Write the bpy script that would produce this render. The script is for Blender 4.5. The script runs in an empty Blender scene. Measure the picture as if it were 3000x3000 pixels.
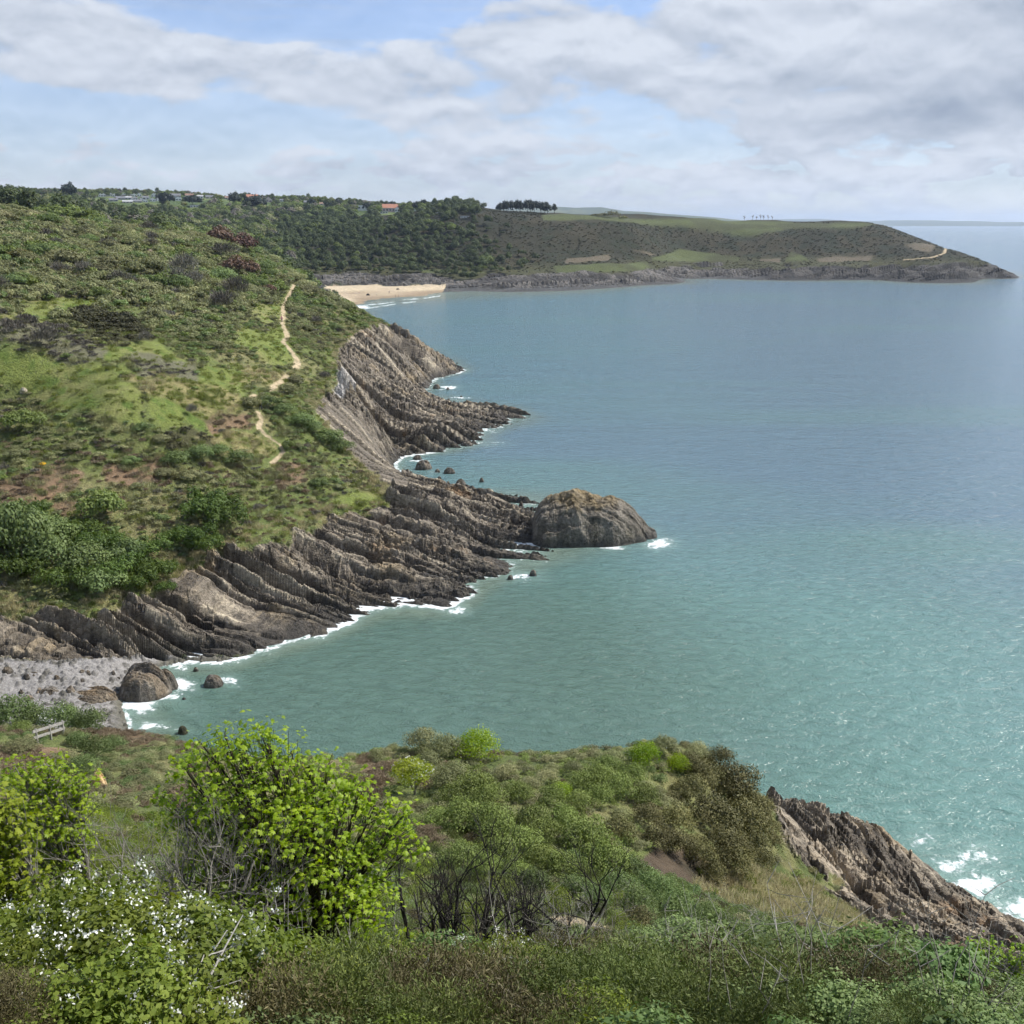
import bpy, math, random
import numpy as np
SEED = 7
rng = np.random.default_rng(SEED)
random.seed(SEED)
scene = bpy.context.scene
COL = scene.collection
R = math.radians

# ---------------------------------------------------------------- camera model
FPX = 2944.0                      # focal length in the photograph's own pixels (3000 wide)
PITCH = math.atan((1500 - 652) / FPX)
CAMZ = 50.0
CP, SP = math.cos(PITCH), math.sin(PITCH)

def ray(px, py):
    xc = (np.asarray(px, float) - 1500) / FPX
    yc = (1500 - np.asarray(py, float)) / FPX
    return xc, CP + yc * SP, -SP + yc * CP

def at_z(px, py, z=0.0):
    dx, dy, dz = ray(px, py)
    t = (z - CAMZ) / dz
    return np.array([dx * t, dy * t, z + 0 * t])

def at_d(px, py, d):
    dx, dy, dz = ray(px, py)
    t = d / np.hypot(dx, dy)
    return np.array([dx * t, dy * t, CAMZ + dz * t])

def project(x, y, z):
    zz = z - CAMZ
    dep = y * CP - zz * SP
    upc = y * SP + zz * CP
    dep = np.where(np.abs(dep) < 1e-6, 1e-6, dep)
    return 1500 + FPX * x / dep, 1500 - FPX * upc / dep

# ---------------------------------------------------------------- noise
def _hash(ix, iy, seed):
    h = (ix.astype(np.int64) * 374761393 + iy.astype(np.int64) * 668265263 + seed * 974711) & 0xFFFFFFFF
    h = ((h ^ (h >> 13)) * 1274126177) & 0xFFFFFFFF
    h = h ^ (h >> 16)
    return (h & 0xFFFFFF) / float(0xFFFFFF)

def vnoise(x, y, seed=0):
    ix = np.floor(x); iy = np.floor(y)
    fx = x - ix; fy = y - iy
    ux = fx * fx * fx * (fx * (fx * 6 - 15) + 10); uy = fy * fy * fy * (fy * (fy * 6 - 15) + 10)
    a = _hash(ix, iy, seed); b = _hash(ix + 1, iy, seed)
    c = _hash(ix, iy + 1, seed); d = _hash(ix + 1, iy + 1, seed)
    return (a + (b - a) * ux) * (1 - uy) + (c + (d - c) * ux) * uy          # 0..1

def fbm(x, y, seed=0, oct=4, gain=0.5):
    s = 0; a = 1.0; t = 0
    for i in range(oct):
        s = s + a * (vnoise(x, y, seed + i * 17) - 0.5); t += a
        x = x * 2.03 + 13.7; y = y * 2.03 + 7.1; a *= gain
    return s / t * 2                                                        # about -1..1

def voro(x, y, seed=0):
    """cell id (0..1) and distance to the nearest point, jittered grid"""
    ix = np.floor(x); iy = np.floor(y)
    best = np.full(np.shape(x), 9.0); cid = np.zeros(np.shape(x))
    for ox in (-1, 0, 1):
        for oy in (-1, 0, 1):
            cx = ix + ox; cy = iy + oy
            jx = cx + _hash(cx, cy, seed); jy = cy + _hash(cx, cy, seed + 5)
            d = (jx - x) ** 2 + (jy - y) ** 2
            m = d < best
            best = np.where(m, d, best); cid = np.where(m, _hash(cx, cy, seed + 9), cid)
    return cid, np.sqrt(best)

def smooth(e0, e1, x):
    t = np.clip((x - e0) / (e1 - e0), 0, 1)
    return t * t * (3 - 2 * t)

def in_poly(px, py, poly):
    inside = np.zeros(np.shape(px), bool)
    n = len(poly); j = n - 1
    for i in range(n):
        xi, yi = poly[i]; xj, yj = poly[j]
        if yi != yj:
            c = ((yi > py) != (yj > py)) & (px < (xj - xi) * (py - yi) / (yj - yi) + xi)
            inside ^= c
        j = i
    return inside

def seg_dist(x, y, pts):
    d = np.full(np.shape(x), 1e9)
    for (ax, ay), (bx, by) in zip(pts[:-1], pts[1:]):
        vx, vy = bx - ax, by - ay
        t = np.clip(((x - ax) * vx + (y - ay) * vy) / (vx * vx + vy * vy + 1e-9), 0, 1)
        d = np.minimum(d, np.hypot(x - ax - t * vx, y - ay - t * vy))
    return d

# ---------------------------------------------------------------- object helpers
def tag(o, label=None, cat=None, group=None, kind=None):
    if label: o['label'] = label
    if cat: o['category'] = cat
    if group: o['group'] = group
    if kind: o['kind'] = kind
    return o

def mesh_np(name, verts, faces, mat=None, parent=None, attrs=None, smoothed=True, link=True):
    """verts (n,3); faces (m,k) one polygon size; attrs {name:(n,4) or (n,)} per vertex"""
    verts = np.asarray(verts, np.float32); faces = np.asarray(faces, np.int32)
    me = bpy.data.meshes.new(name)
    m, k = faces.shape
    me.vertices.add(len(verts)); me.vertices.foreach_set('co', verts.ravel())
    me.loops.add(m * k); me.loops.foreach_set('vertex_index', faces.ravel())
    me.polygons.add(m)
    me.polygons.foreach_set('loop_start', np.arange(0, m * k, k, dtype=np.int32))
    me.polygons.foreach_set('loop_total', np.full(m, k, np.int32))
    me.polygons.foreach_set('use_smooth', np.full(m, bool(smoothed)))
    me.update(calc_edges=True)
    for an, av in (attrs or {}).items():
        av = np.asarray(av, np.float32)
        if av.ndim == 2:
            a = me.attributes.new(an, 'FLOAT_COLOR', 'POINT'); a.data.foreach_set('color', av.ravel())
        else:
            a = me.attributes.new(an, 'FLOAT', 'POINT'); a.data.foreach_set('value', av.ravel())
    if mat: me.materials.append(mat)
    o = bpy.data.objects.new(name, me)
    if link: COL.objects.link(o)
    if parent: o.parent = parent
    return o

def empty(name, loc, rz=0.0):
    o = bpy.data.objects.new(name, None); COL.objects.link(o)
    o.location = loc; o.rotation_euler = (0, 0, rz); o.empty_display_size = 0.3
    return o

def kids(o):
    return [c for c in bpy.data.objects if c.parent == o]
_KIDS = {}
def copy_tree(o, parent=None):
    c = o.copy(); COL.objects.link(c); c.parent = parent
    if o.name not in _KIDS: _KIDS[o.name] = kids(o)
    for ch in list(_KIDS[o.name]): copy_tree(ch, c)
    return c

# ---------------------------------------------------------------- node helpers
def new_mat(name):
    m = bpy.data.materials.new(name); m.use_nodes = True
    nt = m.node_tree; nt.nodes.clear()
    out = nt.nodes.new('ShaderNodeOutputMaterial')
    return m, nt, out

def N(nt, typ, **kw):
    n = nt.nodes.new(typ)
    for k, v in kw.items():
        if k == 'op': n.operation = v
        elif k == 'blend': n.blend_type = v
        elif hasattr(n, k) and not k[0].isupper(): setattr(n, k, v)
    return n

def setin(nt, n, **kw):
    for k, v in kw.items():
        s = n.inputs[k.replace('_', ' ')] if not k.startswith('i') or not k[1:].isdigit() else n.inputs[int(k[1:])]
        if hasattr(v, 'is_output') or isinstance(v, bpy.types.NodeSocket): nt.links.new(v, s)
        else: s.default_value = v
    return n

def math_n(nt, op, a, b=None, c=None, clamp=False):
    n = nt.nodes.new('ShaderNodeMath'); n.operation = op; n.use_clamp = clamp
    for i, v in enumerate((a, b, c)):
        if v is None: continue
        if isinstance(v, bpy.types.NodeSocket): nt.links.new(v, n.inputs[i])
        else: n.inputs[i].default_value = v
    return n.outputs[0]

def mixc(nt, fac, a, b, blend='MIX'):
    n = nt.nodes.new('ShaderNodeMix'); n.data_type = 'RGBA'; n.blend_type = blend
    for i, v in ((0, fac), (6, a), (7, b)):
        if isinstance(v, bpy.types.NodeSocket): nt.links.new(v, n.inputs[i])
        elif i == 0: n.inputs[0].default_value = v
        else: n.inputs[i].default_value = tuple(v) + (1,) if len(v) == 3 else v
    return n.outputs[2]

def noise_n(nt, vec, scale, detail=4, rough=0.55, dist=0.0, col=False):
    n = nt.nodes.new('ShaderNodeTexNoise')
    if vec is not None: nt.links.new(vec, n.inputs['Vector'])
    n.inputs['Scale'].default_value = scale; n.inputs['Detail'].default_value = detail
    n.inputs['Roughness'].default_value = rough; n.inputs['Distortion'].default_value = dist
    return n.outputs['Color' if col else 'Fac']

def ramp_n(nt, fac, stops):
    n = nt.nodes.new('ShaderNodeValToRGB'); nt.links.new(fac, n.inputs[0])
    el = n.color_ramp.elements
    while len(el) > 1: el.remove(el[-1])
    for i, (p, c) in enumerate(stops):
        e = el[0] if i == 0 else el.new(p)
        e.position = p; e.color = tuple(c) + (1,) if len(c) == 3 else c
    return n.outputs[0]

def maprange(nt, v, a, b, c=0.0, d=1.0, smoothstep=False):
    n = nt.nodes.new('ShaderNodeMapRange'); n.clamp = True
    if smoothstep: n.interpolation_type = 'SMOOTHSTEP'
    nt.links.new(v, n.inputs[0])
    for i, x in zip((1, 2, 3, 4), (a, b, c, d)): n.inputs[i].default_value = x
    return n.outputs[0]

def attr_n(nt, name, fac=False):
    n = nt.nodes.new('ShaderNodeAttribute'); n.attribute_name = name
    return n.outputs['Fac' if fac else 'Color']

def principled(nt, out, color, rough=0.8, spec=0.3, normal=None, **kw):
    b = nt.nodes.new('ShaderNodeBsdfPrincipled')
    if isinstance(color, bpy.types.NodeSocket): nt.links.new(color, b.inputs['Base Color'])
    else: b.inputs['Base Color'].default_value = tuple(color) + (1,)
    if isinstance(rough, bpy.types.NodeSocket): nt.links.new(rough, b.inputs['Roughness'])
    else: b.inputs['Roughness'].default_value = rough
    b.inputs['Specular IOR Level'].default_value = spec
    if normal is not None: nt.links.new(normal, b.inputs['Normal'])
    nt.links.new(b.outputs[0], out.inputs[0])
    return b

def bump_n(nt, h, strength=0.5, dist=0.1, normal=None):
    n = nt.nodes.new('ShaderNodeBump'); n.inputs['Strength'].default_value = strength
    n.inputs['Distance'].default_value = dist
    nt.links.new(h, n.inputs['Height'])
    if normal is not None: nt.links.new(normal, n.inputs['Normal'])
    return n.outputs[0]
# ---------------------------------------------------------------- terrain control points
LAND = [  # px, py, horizontal distance
 # bottom of the picture, the slope under the photographer
 (-400,3120,5.2),(0,3180,5.2),(700,3240,5.2),(1500,3260,5.2),(2200,3260,5.4),(3000,3240,5.6),(3400,3200,5.8),
 (-300,2860,8.5),(0,2900,8.5),(400,2910,8.5),(700,2960,8.5),(1500,2990,8.5),(2200,2990,8.8),(3000,3010,9),
 (-400,2640,14),(0,2700,13),(500,2800,12),(900,2860,12.2),(1300,2870,13),(1800,2870,15),(2300,2880,15),(3000,2950,15),(3400,2960,15),
 (0,2480,21),(500,2540,21),(1000,2730,20),(1400,2755,21),(1750,2722,22),(2200,2800,22),(2600,2890,22),(3000,2910,21),
 (1400,2640,26),(1750,2640,27),(2100,2700,27),(2500,2810,28),(2800,2890,26),
 # left spur with the handrail
 (-300,2300,36),(0,2360,34),(300,2360,36),(600,2420,34),(290,2300,43),(50,2230,48),(150,2175,57),(300,2190,57),(420,2150,61),(560,2190,58),
 (0,2160,67),(200,2165,65),(430,2195,66),(-300,2150,68),
 # middle mound
 (800,2420,36),(1000,2380,38),(1150,2300,43),(1100,2215,50),(1270,2190,49),(1400,2200,48),(1560,2270,44),(1700,2240,46),(1900,2180,49),(2050,2200,50),
 (1300,2480,32),(1600,2480,32),(1600,2380,37),(1900,2400,39),(1800,2560,31),(2000,2620,33),(2120,2260,51),(2230,2400,49),(2270,2560,46),
 (2100,2520,40),(2080,2600,38),(2300,2610,42),(2250,2680,36),(2450,2700,40),(2350,2740,33),
 # rocks at lower right
 (2300,2350,60),(2400,2380,62),(2600,2420,64),(2500,2500,56),(2640,2490,64.5),(2500,2620,50),(2700,2620,59),(2820,2590,65.5),(2700,2740,45),(2850,2720,54),(2980,2720,62),(2850,2800,40),(3000,2790,50),(3200,2850,52),
 # left shore ledge: vegetation edge
 (0,1760,112),(250,1785,112),(430,1745,117),(600,1640,127),(760,1600,133),(900,1560,142),(1000,1510,150),(1120,1500,153),(1130,1430,165),
 # slope above it
 (-300,1700,116),(0,1600,121),(300,1600,126),(500,1540,131),(650,1480,140),(850,1420,152),(1000,1420,158),
 (-400,1350,140),(0,1400,135),(300,1350,143),(550,1350,150),(800,1340,163),(950,1330,172),(1050,1350,176),
 (0,1180,160),(350,1150,168),(650,1130,182),(760,1160,187),(870,1150,198),(940,1200,192),
 (-400,1000,175),(0,1000,186),(300,980,198),(600,960,222),(800,980,245),(900,1010,250),(970,1040,245),
 (0,850,226),(300,820,248),(500,800,275),(700,850,300),(830,880,318),(950,900,325),(1040,935,330),
 (-500,760,270),(0,720,272),(300,740,300),(500,745,320),(650,740,345),(760,790,350),(850,835,365),(950,870,345),(1030,905,345),
 (-500,580,340),(0,620,330),(200,660,345),(400,690,390),(560,690,400),(660,700,405),(760,755,390),(850,820,385),(930,860,375),
 # rocks below the headland nose
 (1050,985,305),(1110,980,338),(1150,985,345),(1190,996,345),(1240,1036,340),(1010,1060,262),(1100,1050,285),(1200,1040,330),(980,1120,235),(1060,1120,250),(1120,1100,272),(960,1190,212),(1080,1200,225),(1180,1190,245),(1250,1190,262),(1350,1210,262),(1100,1270,215),(1200,1270,225),(1300,1260,235),(1050,1290,198),(1130,1370,180),(1400,1210,262),
 (1200,1470,158),(1300,1490,158),(1420,1500,162),(1500,1520,161),(1300,1580,148),(1200,1640,139),(1050,1670,136),(900,1720,129),(1450,1600,153),(750,1760,123),(600,1800,118),(400,1860,111),(200,1880,107.5),(0,1880,106.5),(-300,1850,108),
 # the valley behind the near hill and the opposite side
 (-500,640,520),(-300,620,520),(0,650,520),(300,690,520),(600,735,540),(800,800,560),
 (-500,560,1000),(-200,575,1000),(100,600,1000),(350,640,950),(600,700,900),(800,760,900),
 (-500,545,1800),(0,566,1800),(200,572,1900),(300,565,1920),(400,569,1900),(500,574,1850),(600,580,1800),(400,598,1500),(300,592,1500),(500,602,1480),(700,583,1700),(800,587,1650),(1000,598,1600),(1200,605,1500),
 (400,625,1350),(650,650,1250),(850,640,1350),(1000,650,1250),(1150,632,1350),(900,720,1000),(1050,735,950),(1000,680,1100),
 (880,820,800),(960,812,850),(1100,806,862),(1250,800,862),(1380,795,868),(1500,790,870),(1600,790,880),(1700,780,885),(1850,775,920),
 (1100,755,935),(1300,745,940),(1300,680,1010),(1300,630,1090),(1350,600,1300),(1250,640,1180),(1500,745,930),(1500,690,980),(1500,640,1040),(1500,628,1150),(1480,620,1300),
 (1700,740,950),(1700,690,995),(1750,648,1045),(1700,632,1120),(1850,740,985),(1850,690,1020),(1850,650,1060),(1850,634,1150),
 (2000,785,995),(2000,760,1055),(2000,700,1110),(2000,650,1160),(2000,638,1240),(2250,790,1000),(2250,762,1070),(2250,700,1120),(2250,655,1170),(2250,644,1260),
 (2500,790,1010),(2500,755,1080),(2500,700,1130),(2500,655,1180),(2540,650,1230),(2620,672,1170),(2700,700,1150),(2700,760,1060),(2700,790,1010),(2800,735,1120),(2800,780,1040),(2900,778,1078),(2945,797,1068),
]
WATERLINE = [(2975,808),(2880,816),(2700,818),(2550,820),(2400,822),(2200,820),(2000,818),(1900,835),(1800,843),(1700,850),(1500,856),(1400,853),(1200,871),(1050,892),(1010,908),
 (1110,1000),(1200,1060),(1300,1066),(1320,1060),(1180,1105),(1215,1150),(1270,1168),(1380,1195),(1480,1200),(1512,1217),(1440,1252),(1385,1290),(1300,1322),(1160,1322),(1105,1308),(1150,1365),(1190,1405),
 (1250,1440),(1350,1450),(1440,1455),(1500,1465),(1560,1500),(1625,1580),(1560,1622),(1500,1660),(1440,1690),(1360,1702),(1380,1752),(1300,1782),(1180,1762),(1070,1785),(1000,1832),(900,1872),(760,1902),(680,1932),(500,1945),(350,2040)]
WATER = [(2998,840),(3100,790),(3005,803),(3012,815),(2990,824),(2940,822),(2850,850),(2600,850),(2400,850),(2200,848),(2000,850),(1850,875),(1700,888),(1550,890),(1450,898),(1300,903),(1150,920),(1080,945),
 (1180,985),(1300,1010),(1400,1060),(1300,1110),(1700,1000),(2200,1000),(2900,1000),(1400,1150),(1600,1200),(2000,1200),(2600,1250),(1520,1275),(1400,1330),(1300,1365),(1220,1345),(1320,1420),(1450,1415),(1700,1400),
 (2000,1500),(2500,1500),(3000,1500),(2000,1640),(1700,1680),(1560,1700),(1450,1760),(1420,1800),(1300,1840),(1150,1840),(1000,1895),(850,1945),(700,2000),(540,2020),(1000,2050),(1300,2050),(1700,1900),(2200,1900),(2800,1900),(1600,2150),(2200,2100),(2400,2290),(2700,2380),(3000,2500),(2760,2440),(2900,2530),(3020,2620),(3300,2700),(2550,2330),
 (600,2100),(800,2160),(1000,2170),(1500,2200),(3600,1500),(3600,1000),(3600,2000),(3600,2500)]
HIDDEN_WATER = [(900,74),(1200,70),(1500,68),(1800,70),(2050,72),(2250,76),(700,78)]       # px, distance
SHORE_Z = [(330,2090,0.3),(250,2060,0.9),(120,2010,1.9),(0,1960,2.9),(0,2050,1.6),(-300,2000,3.2),(180,1955,2.5),(300,1948,2.0),   # pebble cove
 (1350,843,1.4),(1200,848,1.2),(1050,842,1.6),(940,838,2.2),(1120,862,.8),(1000,870,1.0),(900,850,2.5)]                            # sandy beach
FAR = [(-700,2700,105),(0,2700,104),(600,2700,90),(1000,2700,78),(1300,1900,50),(1500,1600,42),(1800,1500,30),(2200,1480,20),(2600,1420,4),(2700,1300,-5),(3000,1250,-8),(3400,1200,-8),(3300,2000,-8),(2600,2700,-8),(1700,2700,-8),
 (-900,500,75),(-900,900,90),(-900,250,48),(-900,120,14),(3600,400,-8),(3600,800,-8),(-600,90,3),(3000,1120,-5),(3040,1300,-8),(2960,1180,-5)]      # px for the azimuth only, distance, z
HERE = [(2.7 * math.sin(R(a)), 2.7 * math.cos(R(a)), 46.75) for a in range(-44, 45, 8)] + [(1.2 * math.sin(R(a)), 1.2 * math.cos(R(a)), 47.7) for a in range(-44, 45, 8)]

_pts = []
for px, py, d in LAND:
    q_ = ray(px, py)
    _pts.append(at_d(px, py, d * (math.hypot(q_[0], q_[1]) / q_[1] if 100 <= d <= 165 else 1)))
for px, py in WATERLINE: _pts.append(at_z(px, py, 0))
for px, py in WATER:
    p = at_z(px, py, 0); p[2] = -5; _pts.append(p)
for px, d in HIDDEN_WATER:
    p = at_d(px, 1500, d); p[2] = -3; _pts.append(p)
for px, py, z in SHORE_Z: _pts.append(at_z(px, py, z))
for px, d, z in FAR:
    p = at_d(px, 1500, d); p[2] = z; _pts.append(p)
for px in (-500,-300,-100,0,100,200,300,380):
    for d, z in ((78, 5), (86, 2.2), (94, 1.6)): p = at_d(px, 2200, d); p[2] = z; _pts.append(p)
for px, d in ((490, 82), (600, 80), (480, 92)): p = at_d(px, 2200, d); p[2] = -2.5; _pts.append(p)
for p in HERE: _pts.append(np.array(p))
_pts = np.array(_pts)
_ca = np.arctan2(_pts[:, 0], _pts[:, 1]); _cr = np.log(np.hypot(_pts[:, 0], _pts[:, 1])); _cz = _pts[:, 2]
_C2 = 0.02 ** 2
def _kern(a, r):
    return np.sqrt((a[:, None] - _ca[None]) ** 2 + (r[:, None] - _cr[None]) ** 2 + _C2)
_n = len(_ca)
_A = np.zeros((_n + 3, _n + 3)); _A[:_n, :_n] = _kern(_ca, _cr) - np.eye(_n) * 0.002
_P = np.stack([np.ones(_n), _ca, _cr], 1); _A[:_n, _n:] = _P; _A[_n:, :_n] = _P.T
_w = np.linalg.solve(_A, np.concatenate([_cz, np.zeros(3)]))
def base_z(az, lr):
    sh = az.shape; a = az.ravel(); l = lr.ravel(); out = np.empty(a.shape)
    for i in range(0, len(a), 20000):
        s = slice(i, i + 20000)
        out[s] = _kern(a[s], l[s]) @ _w[:_n] + _w[_n] + _w[_n + 1] * a[s] + _w[_n + 2] * l[s]
    return out.reshape(sh)
# coarse table over azimuth x log distance, looked up bilinearly
TA0, TA1, TR0, TR1 = R(-46), R(46), math.log(0.9), math.log(2900)
TNA, TNR = 420, 620
_ta = np.linspace(TA0, TA1, TNA); _tr = np.linspace(TR0, TR1, TNR)
_TAB = base_z(*np.meshgrid(_ta, _tr))
_i3 = int(np.searchsorted(_tr, math.log(2.6)))
_tt = (np.exp(_tr[:_i3]) / 2.6)[:, None]
_TAB[:_i3] = 48.35 * (1 - _tt) + _TAB[_i3] * _tt
def lookup(tab, x, y):
    a = np.clip((np.arctan2(x, y) - TA0) / (TA1 - TA0), 0, 1) * (TNA - 1.001)
    l = np.clip((np.log(np.hypot(x, y) + 1e-9) - TR0) / (TR1 - TR0), 0, 1) * (TNR - 1.001)
    i = a.astype(int); j = l.astype(int); fa = a - i; fl = l - j
    return (tab[j, i] * (1 - fa) + tab[j, i + 1] * fa) * (1 - fl) + (tab[j + 1, i] * (1 - fa) + tab[j + 1, i + 1] * fa) * fl
# ---------------------------------------------------------------- cover map: outlines traced as points on the land
ROCK_MAIN = [(-400,1800),(-200,1790),(0,1775),(130,1800),(250,1795),(330,1775),(430,1750),(520,1728),(600,1665),(640,1635),(700,1612),(760,1588),(830,1582),(900,1548),(950,1522),(1000,1512),(1060,1512),(1125,1495),(1130,1440),(1090,1385),(1050,1350),(1000,1325),(982,1275),(950,1232),(928,1196),(945,1172),(978,1150),(976,1120),(985,1060),(1002,1000),(1045,976),(1075,962),(1200,940),(1450,1030),(1700,1200),(1760,1500),(1300,1900),(500,2060),(440,1945),(300,1940),(150,1935),(0,1928),(-400,1920)]
ROCK_RIGHT = [(2258,2300),(2286,2413),(2361,2511),(2426,2585),(2486,2660),(2514,2725),(2600,2755),(2682,2780),(2789,2815),(2900,2840),(3300,2900),(3400,2500),(2700,2300)]
SLAB = [(905,1195),(965,1268),(1050,1345),(1095,1385),(1135,1440),(1200,1440),(1190,1405),(1130,1340),(1060,1240),(1000,1180),(940,1170)]
PALE = [(960,1085),(1010,1085),(1050,1120),(1040,1150),(990,1165),(965,1130)]
GRASS = [[(0,1050),(75,1044),(285,1078),(370,1090),(353,1118),(376,1135),(404,1169),(410,1237),(319,1226),(142,1192),(0,1123),(-300,1120),(-300,1040)],
 [(0,930),(199,873),(319,884),(273,913),(188,926),(0,945),(-200,940)],[(300,1010),(455,1000),(535,1044),(560,1075),(370,1055),(250,1065)],
 [(520,1085),(700,1075),(720,1130),(640,1240),(480,1250),(430,1180)],[(718,964),(826,955),(843,1021),(858,1085),(769,1060),(683,1025)],[(730,885),(822,890),(815,950),(757,940)],[(640,1100),(760,1105),(720,1160),(600,1150)],
 [(1090,1440),(1120,1490),(1000,1505),(960,1470)]]
STRAW = [[(365,1112),(560,1095),(700,1150),(730,1200),(640,1230),(500,1180),(400,1165)],[(530,1262),(690,1258),(790,1280),(800,1330),(700,1340),(560,1300)],
 [(690,1080),(860,1095),(800,1130),(690,1120)]]
BRACKEN = [[(285,1355),(480,1330),(500,1390),(420,1410),(290,1400)],[(0,1380),(220,1360),(240,1450),(0,1480)],[(790,1355),(890,1350),(880,1425),(800,1425)],[(140,1475),(240,1460),(235,1510),(150,1515)],
 [(600,1215),(750,1215),(740,1255),(640,1255)],[(230,2135),(420,2120),(545,2165),(420,2190),(300,2175)],[(0,2200),(160,2190),(230,2300),(150,2330),(0,2330)],[(1060,2230),(1160,2200),(1130,2320),(1060,2310)],[(1220,2440),(1320,2410),(1290,2470)]]
GORSE = [[(194,930),(256,912),(353,924),(410,958),(444,1004),(336,1006),(256,970)],[(480,1260),(620,1270),(640,1310),(480,1310)]]
GREY = [[(0,940),(142,935),(262,980),(319,1020),(307,1050),(228,1066),(114,1032),(0,1010)],[(380,1040),(560,1050),(580,1110),(400,1100)]]
HL_GREEN = [[(1590,630),(1720,632),(1900,640),(2100,638),(2500,648),(2570,655),(2540,662),(2480,672),(2300,668),(2200,684),(2050,670),(1860,652),(1720,648),(1590,648)],[(990,650),(1075,648),(1075,668),(990,668)],
 [(1911,760),(1990,725),(2060,735),(2165,752),(2165,764),(1911,766)],[(2300,765),(2320,730),(2350,745),(2370,768)],[(1620,775),(1900,768),(1900,790),(1640,805)],[(1240,790),(1420,795),(1420,800),(1240,800)]]
HL_TAN = [[(1655,768),(1660,755),(1720,752),(1788,746),(1786,760),(1700,766)],[(2223,766),(2230,759),(2288,757),(2286,769)],[(2390,760),(2440,754),(2560,750),(2550,764),(2400,770)],[(2643,714),(2735,710),(2741,722),(2725,738),(2690,734)],[(1855,735),(1925,748),(1905,754)]]
PATHS = [[(866,832),(850,862),(828,905),(832,930),(822,940),(830,955),(842,985),(830,1003),(848,1022),(865,1045),(872,1062),(866,1082)],[(842,1102),(820,1120),(790,1143)],[(748,1158),(735,1172)],
 [(757,1210),(765,1225),(757,1255),(775,1272),(800,1290),(822,1305),(830,1325),(818,1340),(795,1357)],[(1660,2690),(1730,2716),(1800,2738)],[(2774,717),(2768,740),(2735,755),(2650,762)]]
PATHW = [.62, .5, .5, .36, .45, 1.4]

def strata(x, y, phi, wseed, slab_k=1.0, rub_k=0.0):
    """bedding that strikes along phi: long tilted slabs with broken faces between; returns height, two block ids, slab edge mask"""
    c, s = math.cos(phi), math.sin(phi)
    v = y * c - x * s; u = x * c + y * s
    wv = v + 2.6 * fbm(v / 9, v * 0 + wseed, wseed + 8, 2) + 1.2 * fbm(x / 24, y / 24, wseed, 3) + .12 * fbm(x / 3.1, y / 3.1, wseed + 3, 2)
    h = 0; edge = 0
    for per, amp, sd in ((5.2, 1.75 * slab_k, 1), (2.0, .80 * slab_k, 2), (.8, .26, 3)):
        k = wv / per + .25 * fbm(u / (per * 9), v / (per * 2), wseed + sd * 11, 2)
        i = np.floor(k); f = k - i
        saw = np.where(f < .20, f / .20, 1 - (f - .20) / .80) - .5
        a = .12 + 1.5 * _hash(i, np.floor(u / (per * 4.5) + 3 * _hash(i, i * 0, wseed)), wseed + sd)
        h = h + amp * a * saw - (amp * .42 * a * np.clip(1 - np.minimum(f, 1 - f) / .09, 0, 1) if sd < 3 else 0)
        if sd < 3: edge = np.maximum(edge, np.clip(1 - np.abs(f - .22) / (.10 if sd == 1 else .13), 0, 1) * (a > .8) * (vnoise(u / 4, i * 3.7, wseed + 70 + sd) > .42))
    cid, cd = voro(u / 2.0 + 9, wv / 1.3, wseed + 40)
    cid2, cd2 = voro(u / .8, wv / .5, wseed + 41)
    cid3, cd3 = voro(u / 5.0 + 3, wv / 3.4, wseed + 42)
    h = h * (.7 + .8 * vnoise(u / 11, v / 7, wseed + 60))
    rub = np.clip(smooth(.38, .60, vnoise(u / 7 + 4, v / 5, wseed + 61)) + rub_k, 0, 1.6)
    h = h + .55 * (cid3 - .5) + (.25 + .7 * rub) * (cid - .5) + (.14 + .30 * rub) * (cid2 - .5) - .16 * smooth(.35, .6, cd)
    return h, cid, cid2, edge * (1 - .6 * np.minimum(rub, 1))

def jitter_px(x, y, px, py, k=1.0):
    r = np.hypot(x, y); s = 1 / np.maximum(r, 2)
    j1 = fbm(x / 5, y / 5, 91, 3) * 2.2 * s * FPX * k; j2 = fbm(x / 5, y / 5, 95, 3) * 1.6 * s * FPX * k
    return px + np.clip(j1, -40, 40), py + np.clip(j2, -30, 30)

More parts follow.
